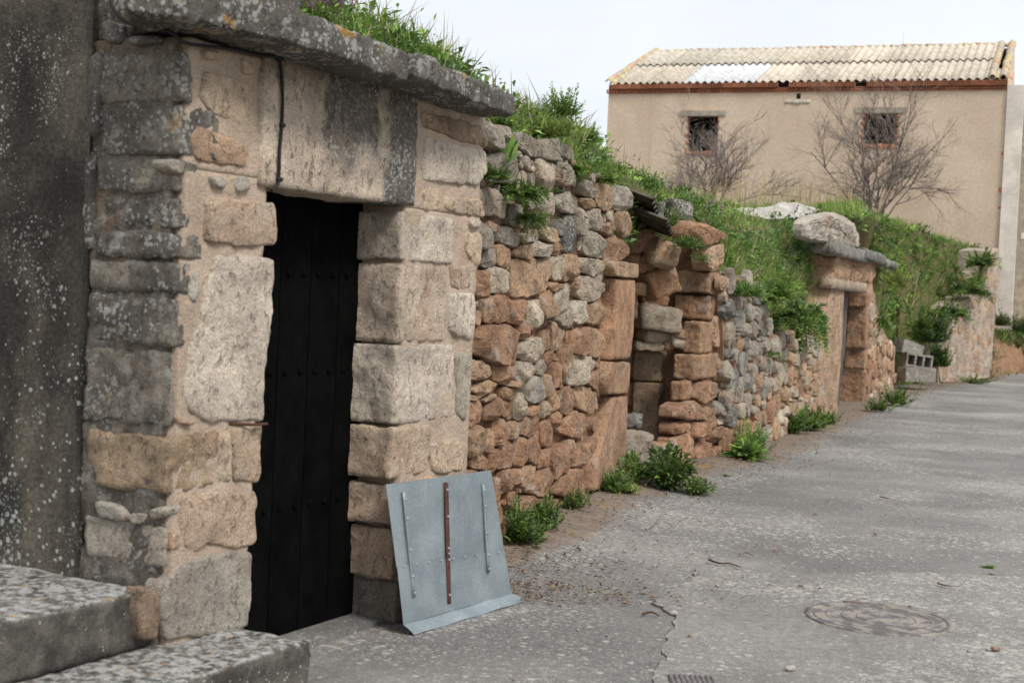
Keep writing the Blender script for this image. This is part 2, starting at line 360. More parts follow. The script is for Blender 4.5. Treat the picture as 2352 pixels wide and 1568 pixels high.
def road_mat(name, c1, c2, spots, dirtattr=False):
    m, t, b = newmat(name); g = G(t, rand=False)
    col = g.mix(g.ramp(g.noise(.9, 5, .6), .35, .65), c1, c2)
    col = g.mix(g.ramp(g.noise(.35, 3, .5), .5, .66, 0, .45), col, c3(.36, .345, .32))
    zone = g.ramp(g.noise(.6, 5, .65), .40, .62)
    def spot(sc, k, hi):
        return g.ramp(g.m('SUBTRACT', g.m('ADD', g.vor(sc), g.m('MULTIPLY', g.m('SUBTRACT', g.noise(sc*2.3, 3), .5), .35)), g.m('MULTIPLY', zone, k)), hi, hi-.07)
    s1 = spot(13, .20*spots, .16); s2 = spot(33, .30*spots, .18); s3 = spot(75, .35*spots, .2)
    col = g.mix(g.m('MULTIPLY', s1, .65), col, c3(.44, .425, .385)); col = g.mix(g.m('MULTIPLY', s2, .6), col, c3(.42, .405, .37)); col = g.mix(g.m('MULTIPLY', s3, .5), col, c3(.41, .395, .36))
    dk = g.ramp(g.m('SUBTRACT', g.vor(21, vec=g.vec((1.3, 1, 1))), 0.), .12, .05); col = g.mix(g.m('MULTIPLY', dk, .4), col, c3(.09, .085, .08))
    col = g.sc(col, g.ramp(g.noise(110, 4, .75), .2, .8, .62, 1.35)); col = g.sc(col, g.ramp(g.noise(24, 5, .8), .3, .7, .78, 1.22)); col = g.mix(g.ramp(g.noise(1.7, 6, .7, g.vec((1, .5, 1))), .56, .70, 0, .4), col, c3(.12, .115, .11))
    if dirtattr:
        at_ = N(t, 'ShaderNodeAttribute', attribute_name='Col'); d = g.xyz(at_.outputs['Vector'])[0]
        dm = g.ramp(g.m('ADD', d, g.m('MULTIPLY', g.m('SUBTRACT', g.noise(5, 6, .7), .5), 1.1)), .42, .68)
        dc = g.mix(g.ramp(g.noise(12, 5, .7), .4, .62), c3(.24, .18, .135), c3(.16, .125, .10)); dc = g.sc(dc, g.ramp(g.noise(80, 4, .75), .2, .8, .55, 1.4))
        col = g.mix(g.m('MULTIPLY', dm, .85), col, dc)
        ms = g.m('MULTIPLY', g.ramp(d, .3, .7), g.ramp(g.noise(4, 5, .6), .60, .66)); col = g.mix(g.m('MULTIPLY', ms, .75), col, c3(.30, .19, .05))
    g.link(col, b.inputs['Base Color']); g.bump(b, g.noise(70, 8, .75), .55, .008); return m
M['road'] = road_mat('worn_concrete', c3(.155, .149, .143), c3(.215, .206, .196), .85, True)
M['patch'] = road_mat('rough_concrete_patch', c3(.185, .177, .167), c3(.245, .234, .218), 1.0)
M['apron'] = road_mat('smooth_concrete_apron', c3(.145, .141, .136), c3(.19, .183, .175), .55)

def plain(name, c, rough=.85, metal=0., var=.3, sc=8., bump=.3, bsc=40., use_obj=False, spec=.3, dist=.01):
    m, t, b = newmat(name); g = G(t); b.inputs['Roughness'].default_value = rough; b.inputs['Metallic'].default_value = metal; b.inputs['Specular IOR Level'].default_value = spec
    base = g.oi.outputs['Color'] if use_obj else c
    col = g.sc(base, g.ramp(g.noise(sc, 5, .6), .25, .75, 1-var, 1+var)); col = g.sc(col, g.ramp(g.noise(sc*14, 3, .7), .2, .8, 1-var*.5, 1+var*.5))
    g.link(col, b.inputs['Base Color'])
    if bump: g.bump(b, g.noise(bsc, 6, .7), bump, dist)
    return m
def galv_mat():
    m, t, b = newmat('galvanised_steel'); g = G(t, rand=False); b.inputs['Metallic'].default_value = .55; b.inputs['Roughness'].default_value = .5
    col = g.mix(g.ramp(g.noise(5, 5, .6), .3, .7), c3(.23, .27, .29), c3(.32, .365, .385))
    col = g.mix(g.ramp(g.noise(22, 4, .6, g.vec((1, 1, .12))), .64, .75, 0, .5), col, c3(.46, .49, .50))
    col = g.mix(g.ramp(g.vor(55), .07, .03, 0, .5), col, c3(.55, .57, .57))
    col = g.sc(col, g.ramp(g.noise(90, 3, .7), .2, .8, .85, 1.15)); g.link(col, b.inputs['Base Color'])
    g.link(g.ramp(g.noise(9, 4), .3, .7, .42, .62), b.inputs['Roughness']); g.bump(b, g.noise(3, 2), .25, .05); return m
M['galv'] = galv_mat()
M['rust'] = plain('rusty_iron', c3(.095, .045, .03), .85, .2, .4, 30)
M['rivet'] = plain('zinc_rivet', c3(.36, .39, .40), .5, .5, .1)
M['doorwood'] = plain('black_painted_wood', c3(.0035, .0035, .0035), .9, 0, .5, 6, .4, 30, spec=.03)
M['oldwood'] = plain('grey_weathered_wood', c3(.11, .093, .087), .9, 0, .4, 9, .6, 30)
M['cable'] = plain('black_rubber', c3(.012, .012, .013), .55, 0, .2)
M['asbestos_dark'] = plain('mossy_fibre_cement', c3(.115, .098, .078), .95, 0, .45, 9, .6, 50)
M['fibre'] = plain('fibre_cement', None, .95, 0, .3, 5, .4, 30, True)
M['tile'] = plain('clay_tile', None, .95, 0, .4, 12, .5, 40, True)
M['brick'] = plain('hollow_brick', None, .95, 0, .3, 14, .5, 40, True)
M['dark'] = plain('shade_black', c3(.012, .01, .009), 1, 0, .2, 5, 0)  # near-black colour stands in for the shade inside openings and cavities
M['concrete'] = plain('pale_concrete', None, .95, 0, .3, 6, .7, 35, True)
M['iron'] = plain('cast_iron', c3(.19, .175, .17), .85, .1, .3, 14, .6, 60)
M['bark'] = plain('grey_bark', c3(.23, .19, .165), .95, 0, .3, 12, 0)
def cover_mat():
    m, t, b = newmat('worn_cover'); g = G(t, rand=False)
    dirt = g.ramp(g.noise(9, 5, .65), .44, .55)
    col = g.mix(dirt, c3(.14, .125, .125), g.mix(g.noise(60, 4, .7), c3(.20, .18, .16), c3(.34, .315, .28))); g.link(col, b.inputs['Base Color'])
    g.bump(b, g.noise(80, 6, .7), .4, .006); return m
M['cover'] = cover_mat()
def leaf_mat():
    m = bpy.data.materials.new('leaf'); m.use_nodes = True; t = m.node_tree; t.nodes.clear()
    o = N(t, 'ShaderNodeOutputMaterial'); b = N(t, 'ShaderNodeBsdfPrincipled', inp={'Roughness': .6, 'Specular IOR Level': .25}); tr = N(t, 'ShaderNodeBsdfTranslucent'); ms = N(t, 'ShaderNodeMixShader', inp={0: .28})
    a = N(t, 'ShaderNodeAttribute', attribute_name='Col'); t.links.new(a.outputs['Color'], b.inputs['Base Color']); t.links.new(a.outputs['Color'], tr.inputs[0])
    t.links.new(b.outputs[0], ms.inputs[1]); t.links.new(tr.outputs[0], ms.inputs[2]); t.links.new(ms.outputs[0], o.inputs[0]); return m
M['leaf'] = leaf_mat()
def plaster_mat():
    m, t, b = newmat('sand_plaster'); g = G(t, rand=False)
    col = g.mix(g.ramp(g.noise(.5, 5, .6), .35, .65), c3(.58, .455, .34), c3(.66, .53, .405))
    col = g.mix(g.ramp(g.noise(1.4, 6, .7, g.vec((1, 1, .4))), .55, .75, 0, .5), col, c3(.42, .35, .28)); col = g.mix(g.ramp(g.noise(.8, 6, .7), .56, .68, 0, .45), col, c3(.68, .58, .46))
    col = g.mix(g.ramp(g.xyz()[2], 3.4, 1.2, 0, .3), col, c3(.36, .28, .22))
    col = g.sc(col, g.ramp(g.noise(14, 5, .8), .25, .75, .86, 1.12)); col = g.mix(g.ramp(g.noise(2.2, 4, .6, g.vec((1, 1, .08))), .58, .72, 0, .3), col, c3(.36, .29, .23)); g.link(col, b.inputs['Base Color']); g.bump(b, g.noise(18, 7, .75), .3, .04); return m
M['plaster'] = plaster_mat()
M['whitewash'] = plain('flaking_whitewash', c3(.74, .67, .59), .9, 0, .2, 1.5, .3, 20)
TONE = {'g': (.43, .37, .295, .36), 'r': (.43, .255, .16, .05), 'p': (.50, .335, .215, .08), 'w': (.57, .48, .37, .14), 'd': (.26, .245, .22, .55), 'o': (.46, .26, .15, 0), 'k': (.25, .24, .22, .62), 'l': (.44, .395, .325, .40)}
def tone(t, rr=R_):
    c = TONE[t]; f = rr.uniform(.85, 1.14); h = rr.uniform(-.03, .03)
    return (c[0]*f*(1+h), c[1]*f, c[2]*f*(1-h), min(1, max(0, c[3]+rr.uniform(-.1, .1))))

# ------------------------------------------------------------------ plan of the wall line (metres)
PF = Frame(gr(905, 1435), 28)                         # front entrance
a0, a1 = gr(1165, 1240, .08), gr(1412, 1092, .08)
AF = Frame(a0, math.degrees(math.atan2(a1[0]-a0[0], a1[1]-a0[1])))     # rubble wall next to it
DF = Frame(gr(1600, 1062, .03), 24)                   # right side of the ruined doorway
b0, b1 = gr(1690, 1045), gr(1870, 968)
BF = Frame(b0, math.degrees(math.atan2(b1[0]-b0[0], b1[1]-b0[1])))     # wall up to the far entrance
QF = Frame(gr(1872, 966), 21)                         # far entrance
EF = Frame(gr(2160, 880), 35)                         # retaining wall at the end
FOOT = [PF.loc(-3, -.3, 0), PF.loc(-1.5, 0, 0), PF.loc(.58, 0, 0), AF.loc(-.9, 0, 0), AF.loc(0, 0, 0), AF.loc(3.2, 0, 0), DF.loc(0, 0, 0), BF.loc(0, 0, 0), QF.loc(0, 0, 0), gr(2050, 905), gr(2160, 880), gr(2270, 872), gr(2290, 865)]
FOOT2 = np.array([p[:2] for p in FOOT])
def footdist(X, Y):
    P = np.stack([X, Y], -1); best = np.full(X.shape, 1e9)
    for a, b in zip(FOOT2[:-1], FOOT2[1:]):
        d = b-a; t = np.clip(((P-a)@d)/(d@d), 0, 1); q = a+t[..., None]*d; best = np.minimum(best, np.hypot(P[..., 0]-q[..., 0], P[..., 1]-q[..., 1]))
    return best
def road_h(X, Y):
    d = footdist(X, Y); al = np.clip((Y-6.8)/1.2, 0, 1)*np.clip((15-Y)/2.5, 0, 1)
    return .075*al*np.exp(-(d/.45)**2)

# ------------------------------------------------------------------ ground
def build_ground():
    s = 1500.; g = mesh('ground', [(-s, -200, -.06), (s, -200, -.06), (s, 2*s, -.06), (-s, 2*s, -.06)], [(0, 1, 2, 3)], M['soil'], origin=(0, 0, 0)); tag(g, kind='structure')
    ys = [2.5]
    while ys[-1] < 60: ys.append(ys[-1]+max(.03, .011*ys[-1]))
    ys = np.array(ys); xs = np.r_[np.linspace(-4, 4, 170), np.linspace(4.1, 26, 140)]
    X, Y = np.meshgrid(xs, ys); Z = road_h(X, Y)
    Z = Z+.004*np.array([mnoise.noise(Vector((x*.9, y*.9, 0))) for x, y in zip(X.ravel(), Y.ravel())]).reshape(X.shape)
    V = np.c_[X.ravel(), Y.ravel(), Z.ravel()]; nx = len(xs); ny = len(ys)
    i, j = np.meshgrid(np.arange(nx-1), np.arange(ny-1)); k = (j*nx+i).ravel(); Fc = np.c_[k, k+1, k+nx+1, k+nx]
    d = footdist(X, Y).ravel(); wid = np.interp(Y.ravel(), [5, 6.9, 8, 10, 14, 18, 24, 30, 36], [.001, .001, .42, .5, .62, .6, .5, .35, .3])
    a = np.clip(1-d/np.maximum(wid, .01)*.62, 0, 1)
    tag(mesh('road', V, Fc, M['road'], origin=(0, 0, 0), colattr=np.c_[a, a, a]), kind='structure')
    # rough patch round the manhole and the smoother apron before the door, each a thin sheet with a broken edge
    def sheet(name, pts, mat, z, rough):
        P = [gr(*p)[:2] for p in pts]; P = np.array(P); Q = []
        for p, q in zip(P, np.roll(P, -1, 0)):
            n = max(2, int(np.linalg.norm(q-p)/.04))
            for t_ in range(n):
                w = p+(q-p)*t_/n; dn = np.array([mnoise.noise(Vector((w[0]*9, w[1]*9, 3)))+.5*mnoise.noise(Vector((w[0]*31, w[1]*31, 3))), mnoise.noise(Vector((w[0]*9, w[1]*9, 8)))+.5*mnoise.noise(Vector((w[0]*31, w[1]*31, 8)))])*rough; Q.append(w+dn)
        n = len(Q); V = [(x, y, z) for x, y in Q]+[(x, y, -.03) for x, y in Q]
        tag(mesh(name, V, [tuple(range(n))]+[(i, i+n, (i+1) % n+n, (i+1) % n) for i in range(n)], mat, origin=(0, 0, 0), smooth=False), kind='structure')
    sheet('concrete_patch', [zM(*p) for p in [(795, 860), (690, 805), (770, 745), (860, 700), (870, 645), (990, 625), (1170, 622), (1290, 655), (1390, 680), (1620, 665), (1900, 665), (2400, 690), (2800, 720), (3200, 1300), (640, 1320)]], M['patch'], .0095, .035)
    sheet('concrete_apron', [zM(*p) for p in [(-60, 905), (100, 850), (320, 800), (660, 830), (780, 866), (625, 1320), (-560, 1320), (-1000, 1300), (-700, 1000)]], M['apron'], .0075, .012)
build_ground()

# ------------------------------------------------------------------ hillside behind the walls
def onframe(fr, x, y, w=-.12): q = fr.loc(fr.uv(x, y, w)[0], w, fr.uv(x, y, w)[1]); return q
HC = [(at(100, 40, 5.9), at(100, -140, 8)), (at(450, 25, 6.0), at(450, -70, 7.6)), (at(640, 38, 6.25), at(640, -5, 7.7)), (at(850, 118, 6.65), at(850, 78, 7.9)),
      (at(1000, 190, 7.0), at(1000, 158, 8.3)), (onframe(AF, 1100, 305), at(1120, 232, 9)), (onframe(AF, 1250, 345), at(1250, 275, 10)), (onframe(AF, 1330, 375), at(1335, 322, 10.8)),
      (onframe(AF, 1440, 440), at(1430, 398, 11.8)), (at(1560, 478, 13.1), at(1530, 452, 14.0)), (at(1650, 540, 14.4), at(1620, 485, 15.5)),
      (onframe(BF, 1668, 655), at(1660, 491, 17)), (onframe(BF, 1718, 655), at(1720, 482, 18.5)), (onframe(BF, 1758, 690), at(1790, 479, 19.5)), (onframe(BF, 1778, 765), at(1850, 481, 20.5)),
      (onframe(BF, 1813, 780), at(1900, 493, 21)), (onframe(QF, 1885, 640, -1.0), at(1950, 497, 22)), (onframe(QF, 1992, 625, -.42), at(2000, 500, 24.5)), (onframe(QF, 2024, 745, -.25), at(2060, 514, 28)),
      (onframe(QF, 2047, 772, -.25), at(2085, 523, 29.5)), (at(2066, 866, 28.0), at(2110, 533, 30.5)), (at(2150, 858, 30.2), at(2180, 553, 32)), (onframe(EF, 2240, 672, -.04), at(2225, 574, 34)), (onframe(EF, 2264, 606, -.04), at(2262, 583, 34.5)), (onframe(EF, 2285, 600, -.4), at(2290, 600, 36))]
def cr(P, t):                       # Catmull-Rom
    P = np.asarray(P); n = len(P)-1; x = t*n; i = min(int(x), n-1); f = x-i
    p = [P[min(max(i+k, 0), n)] for k in (-1, 0, 1, 2)]
    return .5*((2*p[1])+(-p[0]+p[2])*f+(2*p[0]-5*p[1]+4*p[2]-p[3])*f*f+(-p[0]+3*p[1]-3*p[2]+p[3])*f**3)
HN, HM = 240, 30
def hill_grid():
    out_ = np.zeros((HN, HM, 3))
    fr_ = [c[0] for c in HC]; ce = [c[1] for c in HC]
    for i in range(HN):
        t = i/(HN-1); f, c = cr(fr_, t), cr(ce, t)
        rd_ = c-EYEP; rd_[2] = 0; rd_ /= np.linalg.norm(rd_); back = c+rd_*6; b2 = c+rd_*22; back[2] = 1.45+(c[2]-1.45)*.8; b2[2] = 1.45+(c[2]-1.45)*.65
        low = f+(f-c)*np.array([.03, .03, 0])+np.array([0, 0, -.5])
        m1 = f+(c-f)*.33+UP*.16*(c[2]-f[2]); m2 = f+(c-f)*.66+UP*.12*(c[2]-f[2])
        row = [low, f, m1, m2, c, back, b2]; ts = np.r_[0, np.linspace(1, 4, 20), np.linspace(4.1, 6, 9)]
        for j, s in enumerate(ts):
            k = min(int(s), 5); q = row[k]+(row[k+1]-row[k])*(s-k) if (k >= 4 or k == 0) else cr(row[1:5], (s-1)/3)
            out_[i, j] = q
    fl = out_.reshape(-1, 3); amp = np.tile(np.r_[0, .0, np.full(HM-2, .05)], HN)
    fl[:, 2] += nz(fl, .9, 3)*amp*1.2
    return out_
HG = hill_grid()
k = (np.arange(HN-1)[:, None]*HM+np.arange(HM-1)[None]).ravel()
tag(mesh('hillside', HG.reshape(-1, 3), np.c_[k, k+HM, k+HM+1, k+1], M['soil'], origin=(0, 0, 0)), kind='structure')

# ------------------------------------------------------------------ front entrance
UC = PF.uv(395, 700)[0]             # street corner of the left pier
END = UC
ent = thing('stone_entrance', PF.loc(-.5, -.4, 0), 'large stone cellar entrance with black door and overhanging lichen-grey slabs', 'entrance')
def quoin(fr, par, zf, xl, xc, xr, yt, yb, t, mat=None, prot=.012, amp=.009, r=.022, slant=0., wl=None, uf=None):
    """corner block: face towards the camera from xl to xc, street face from xc to xr"""
    (x0, y0), (x1, y1) = zf(xc, yt), zf(xc, yb)
    u0a, v1 = fr.uv(x0, y0); u0b, v0 = fr.uv(x1, y1); u0 = (u0a+u0b)/2 if uf is None else uf
    xm, ym = zf(xr, (yt+yb)/2); uR = fr.uv(xm, ym)[0]; xm, ym = zf(xl, (yt+yb)/2); wL = fr.wv(xm, ym, u0)[0] if wl is None else wl
    c = fr.loc((u0+uR)/2, (wL+prot)/2, (v0+v1)/2); hx = abs(uR-u0)/2; hw = abs(prot-wL)/2; hv = abs(v1-v0)/2-.004
    return rbox('stone', c, (fr.e, fr.n, UP), (hx, hw, hv), mat or M['stone'], par, tone(t) if isinstance(t, str) else t, r=r, amp=amp, freq=7, seg=.016, maxn=56, big=amp*.5, skew=(slant, R_.uniform(-.03, .03), R_.uniform(-.03, .03)))
LE = PF.uv(598, 1000)[0]            # left jamb
RE = PF.uv(905, 1100)[0]            # right jamb
RT = .565
TOPV = 2.27
def core(fr, name, par, u, w, v, mat): return fbox(name, fr, u, w, v, mat, par)
def bed(quad, w0, w1, amp=.012):
    """mortar core: quad (u,v) bottom-left, bottom-right, top-right, top-left, trowelled unevenly over the stone edges"""
    q = np.array(quad, float); V, Fc = cube_lattice(int(np.linalg.norm(q[1]-q[0])/.018)+2, 3, int(np.linalg.norm(q[3]-q[0])/.018)+2); s_, t_ = (V[:, 0]+1)/2, (V[:, 2]+1)/2
    uv_ = q[0]*((1-s_)*(1-t_))[:, None]+q[1]*(s_*(1-t_))[:, None]+q[2]*(s_*t_)[:, None]+q[3]*((1-s_)*t_)[:, None]; A = np.c_[uv_[:, 0], w0+(w1-w0)*(V[:, 1]+1)/2, uv_[:, 1]]; f = V[:, 1] > .99
    A[f, 1] += amp*(nz(A[f], 6, 3, 3.)+.35*nz(A[f], 24, 2, 8.)); return mesh('mortar_bed', PF.locs(A), Fc, M['mortar'], ent)
uj0, uj1 = PF.uv(560, 1440)[0]-.012, PF.uv(615, 440)[0]-.012; ur0, ur1 = PF.uv(908, 1400)[0]+.012, PF.uv(918, 520)[0]+.024
bed([(END+.03, 0), (uj0, 0), (uj1, 1.83), (END+.03, 1.83)], -.95, .004); bed([(END+.03, 1.83), (uj1, 1.83), (uj1, TOPV), (END+.03, TOPV)], -.95, .004)
bed([(ur0, 0), (RT, 0), (RT+.02, 1.80), (ur1, 1.80)], -.95, .004); bed([(ur1, 1.80), (RT+.02, 1.80), (RT+.03, TOPV), (ur1, TOPV)], -.95, .004)
fbox('mortar_bed', PF, (uj1, ur1), (-.95, -.24), (2.1, TOPV), M['mortar'], ent)
fbox('ceiling_stone', PF, (LE+.02, RE+.03), (-.95, -.25), (1.86, 2.1), M['mortar'], ent)
Q = [(zA, 450, 782, 872, 222, 462, 'l'), (zA, 470, 795, 1000, 472, 712, 'l'), (zA, 440, 835, 925, 730, 895, 'l'), (zA, 440, 800, 872, 898, 1058, 'l'), (zA, 440, 825, 930, 1066, 1195, 'l'), (zA, 410, 745, 868, 1198, 1352, 'l'), (zA, 405, 690, 845, 1360, 1600, 'l'),
     (zB, 390, 682, 782, 50, 405, 'l'), (zB, 395, 692, 990, 440, 715, 'p'), (zB, 385, 655, 765, 862, 1065, 'w')]
for q in Q:
    t = q[6]; tt = {'l': (.34, .30, .245, R_.uniform(.5, .66)), 'p': (.50, .37, .25, .33), 'w': (.52, .46, .38, .35)}[t]
    quoin(PF, ent, *q[:6], tt, amp=.013, r=.010, prot=.008, uf=END-.004+R_.uniform(-.008, .008))
EFa = Frame(PF.loc(END, 0, 0), 28-90)   # the pier's camera-facing end: u runs towards the street, outward = towards the camera
M['darkbed'] = stone_mat('weathered_mortar', .6, (.22, .19, .155, .5))
rbox('mortar_bed', PF.loc(END+.15, -.33, TOPV/2), (PF.e, PF.n, UP), (.150, .31, TOPV/2), M['darkbed'], ent, None, r=.01, amp=.014, seg=.02, maxn=110)
rbox('upper_wall', PF.loc(END+.16, -.44, TOPV+.45), (PF.e, PF.n, UP), (.152, .2, .45), M['rubble'], ent, (.27, .25, .21, .6), r=.02, amp=.012, seg=.02, maxn=50)
def endpoly(zf, pts, t, prot=.02, **kw):
    # outline on the end face
    P = []
    for p in pts:
        x, y = zf(*p); w, v = PF.wv(x, y, END); P.append((w, v))
    return pstone(EFa, P, M['stone'], ent, t, prot, **kw)
EFa.e = PF.n.copy(); EFa.n = -PF.e.copy(); EFa.P = PF.loc(END, 0, 0)
SM = (.56, .51, .43, .12)
for zf, pts, t in [(zA, [(590, 170), (755, 165), (760, 205), (600, 215)], (.32, .3, .26, .6)), (zA, [(480, 90), (580, 110), (575, 210), (490, 200)], (.3, .28, .25, .7)), (zB, [(435, 725), (520, 735), (600, 780), (590, 830), (450, 815)], SM), (zB, [(598, 785), (680, 790), (670, 842), (605, 835)], SM),
                   (zB, [(690, 770), (772, 752), (765, 800), (700, 822)], SM), (zB, [(385, 1065), (630, 1075), (640, 1135), (560, 1140), (380, 1125)], (.2, .18, .15, .7)), (zA, [(420, 250), (475, 240), (470, 640), (415, 640)], (.28, .26, .23, .75)), (zA, [(405, 700), (450, 690), (440, 1150), (395, 1150)], (.28, .26, .22, .75))]:
    endpoly(zf, pts, t)
def facepoly(zf, pts, t, prot=.016, **kw):
    return pstone(PF, [PF.uv(*zf(*p)) for p in pts], M['stone'], ent, t, prot, amp=.008, res=.018, tilt=.25, **kw)
P_, L_, O_, Y_ = (.69, .52, .385, .02), (.76, .655, .54, .04), (.66, .46, .32, .0), (.72, .56, .41, .01)
for zf, pts, t in [
    (zA, [(920, 228), (1010, 250), (1012, 278), (928, 272)], Y_), (zA, [(922, 318), (1010, 345), (1140, 385), (1158, 520), (1120, 582), (1020, 548), (960, 510), (918, 430)], Y_), (zA, [(1098, 268), (1155, 290), (1155, 352), (1108, 340)], Y_),
    (zA, [(905, 560), (1000, 610), (1090, 640), (1140, 690), (1132, 782), (1050, 755), (960, 755), (880, 730), (850, 640)], O_),
    (zA, [(948, 808), (1015, 830), (1022, 872), (963, 857)], SM), (zA, [(1058, 808), (1130, 808), (1142, 877), (1068, 887)], SM), (zA, [(765, 730), (830, 740), (855, 790), (800, 800), (765, 770)], SM),
    (zA, [(945, 912), (1100, 915), (1262, 932), (1264, 1122), (1110, 1132), (930, 1112), (935, 1000)], P_),
    (lambda x, y: (x, y), [(490, 588), (550, 585), (622, 593), (624, 650), (614, 783), (607, 800), (599, 910), (602, 964), (530, 972), (475, 967), (435, 949), (408, 914), (430, 834), (445, 750), (460, 665), (480, 625)], L_),
    (zA, [(868, 1250), (900, 1240), (917, 1310), (880, 1400), (853, 1370)], SM), (zB, [(780, 330), (880, 372), (872, 387), (788, 372)], O_),
    (zB, [(1058, 385), (1207, 375), (1184, 520), (1187, 645), (1058, 655), (1050, 500)], Y_), (zB, [(818, 700), (1000, 690), (1172, 680), (1172, 922), (1080, 945), (930, 932), (870, 982), (818, 920)], P_),
    (zB, [(728, 1120), (810, 1030), (960, 970), (1152, 960), (1152, 1100), (1128, 1312), (1000, 1345), (740, 1372), (720, 1250)], (.50, .45, .38, .28)),
    (zB, [(640, 1130), (715, 1125), (735, 1210), (712, 1370), (640, 1370), (625, 1250)], (.38, .28, .2, .3)), (zB, [(780, 870), (812, 850), (815, 940), (770, 960)], O_), (zB, [(985, 420), (1050, 400), (1050, 650), (990, 660)], Y_),
    (zC, [(822, 518), (1000, 545), (1122, 588), (1128, 682), (990, 642), (824, 582)], (.46, .33, .23, .2)), (zC, [(838, 628), (1120, 690), (1132, 790), (1085, 857), (833, 827)], L_),
    (zC, [(820, 868), (900, 868), (922, 960), (870, 978), (808, 960)], Y_), (zC, [(928, 898), (1100, 918), (1122, 1000), (1000, 987), (928, 952)], Y_), (zC, [(1035, 1013), (1097, 1008), (1097, 1047), (1040, 1047)], L_),
    (zC, [(1018, 1062), (1102, 1073), (1097, 1232), (1060, 1212), (1023, 1150)], Y_), (zC, [(958, 1220), (1052, 1220), (1052, 1332), (958, 1322)], P_), (zC, [(948, 1350), (1062, 1343), (1078, 1450), (1055, 1570), (948, 1522)], L_),
    (zD, [(978, 60), (1052, 28), (1048, 300), (1022, 382), (978, 330)], (.5, .44, .35, .2)), (zD, [(858, 470), (985, 443), (1037, 520), (1022, 592), (878, 612)], Y_), (zD, [(700, 660), (850, 620), (1000, 620), (1000, 800), (720, 850)], O_), (zD, [(720, 870), (1000, 810), (1000, 1050), (740, 1100)], P_)]:
    facepoly(zf, pts, t, R_.uniform(.014, .024))
for q in [(zC, 560, 728, 978, 965, 1200, L_), (zC, 545, 722, 940, 1206, 1578, (.73, .60, .475, .03)), (zD, 532, 700, 972, 14, 385, L_), (zD, 508, 685, 862, 392, 640, (.69, .53, .39, .01)), (zD, 497, 682, 800, 655, 850, P_), (zD, 483, 690, 850, 858, 1095, (.66, .48, .35, .04)), (zD, 478, 705, 820, 1100, 1300, (.34, .29, .24, .4))]:
    quoin(PF, ent, *q[:6], q[6], amp=.009, r=.010, wl=-.3, prot=.010)
# lintel
lu = [PF.uv(*zC(*p)) for p in [(82, 852), (400, 900), (620, 932), (765, 947), (785, 700), (800, 505), (560, 430), (130, 250), (85, 420)]]
ly = [PF.loc(u, 0, v)[1] for u, v in lu]; o_ = base_of(ent)
STN = [PF.loc(PF.uv(*zC(330, 600))[0], 0, 0)[1]-o_[1], PF.loc(PF.uv(*zC(600, 600))[0], 0, 0)[1]-o_[1], PF.loc(PF.uv(*zC(628, 700))[0], 0, 0)[1]-o_[1], 0, 2.05, 2.2]
M['lintel'] = stone_mat('lintel_limestone', 1., (.77, .635, .505, .0), 1., lintel_stain)
cu = np.array(lu); u0, u1 = cu[:, 0].min(), cu[:, 0].max(); vb = np.mean([lu[0][1], lu[3][1]])
rbox('lintel', PF.loc((u0+u1)/2, -.1, (vb+TOPV+.02)/2), (PF.e, PF.n, UP), ((u1-u0)/2, .125, (TOPV+.02-vb)/2), M['lintel'], ent, None, r=.012, amp=.008, freq=8, seg=.025, maxn=44)
# roof slabs
def slab(quad, v0, th, t=(.33, .31, .275, .74), drop=0.):
    """rough roof slab: plan corners (u,w) front-left, front-right, back-right, back-left"""
    q = np.array(quad, float); lu_ = np.linalg.norm(q[1]-q[0]); lw_ = np.linalg.norm(q[3]-q[0]); V, Fc = cube_lattice(int(lu_/.016), int(lw_/.03), max(6, int(th/.018)))
    h = np.array([lu_/2, lw_/2, th/2]); P = V*h; r = .02; qq = np.clip(P, -(h-r), h-r); d = P-qq; l = np.linalg.norm(d, axis=1, keepdims=True); l[l == 0] = 1; P = (qq+r*d/l)/h
    s_, t_ = (P[:, 0]+1)/2, (1-P[:, 1])/2; uw = q[0]*((1-s_)*(1-t_))[:, None]+q[1]*(s_*(1-t_))[:, None]+q[2]*(s_*t_)[:, None]+q[3]*((1-s_)*t_)[:, None]
    v = v0+th*(P[:, 2]+1)/2-drop*s_; A = np.c_[uw, v]; far = np.abs(V) > .999; nn = np.where(far, np.sign(V), 0); nn = nn/np.maximum(np.linalg.norm(nn, axis=1, keepdims=True), 1); sd_ = R_.random()*40
    n1 = nz(A, 3.2, 3, sd_); n2 = nz(A, 11, 3, sd_+2); n3 = nz(A, 40, 2, sd_+5); a_ = .016*n1+.018*n2+.008*n3-.03*np.maximum(n2-.15, 0)
    A[:, 0] += nn[:, 0]*a_; A[:, 1] -= -nn[:, 1]*a_; A[:, 2] += np.where(nn[:, 2] < 0, np.minimum(nn[:, 2]*a_*.6, .015)+.012, nn[:, 2]*a_)
    # ragged broken front edge
    fr_ = V[:, 1] > .9; A[fr_, 1] += (nz(np.c_[A[fr_, 0], A[fr_, 0]*0, A[fr_, 0]*0], 3.0, 4, sd_)*.05)
    return mesh('roof_slab', PF.locs(A), Fc, M['rubble'], ent, t)
slab([(-1.82, .07), (-1.13, .25), (-1.0, -.75), (-1.1, -.5)], TOPV+.0, .2)
slab([(-1.16, .24), (-.40, .23), (-.40, -.75), (-1.12, -.75)], TOPV-.004, .135, drop=.01)
slab([(-.43, .25), (.57, .21), (.50, -.75), (-.43, -.75)], TOPV-.006, .115, drop=.02)
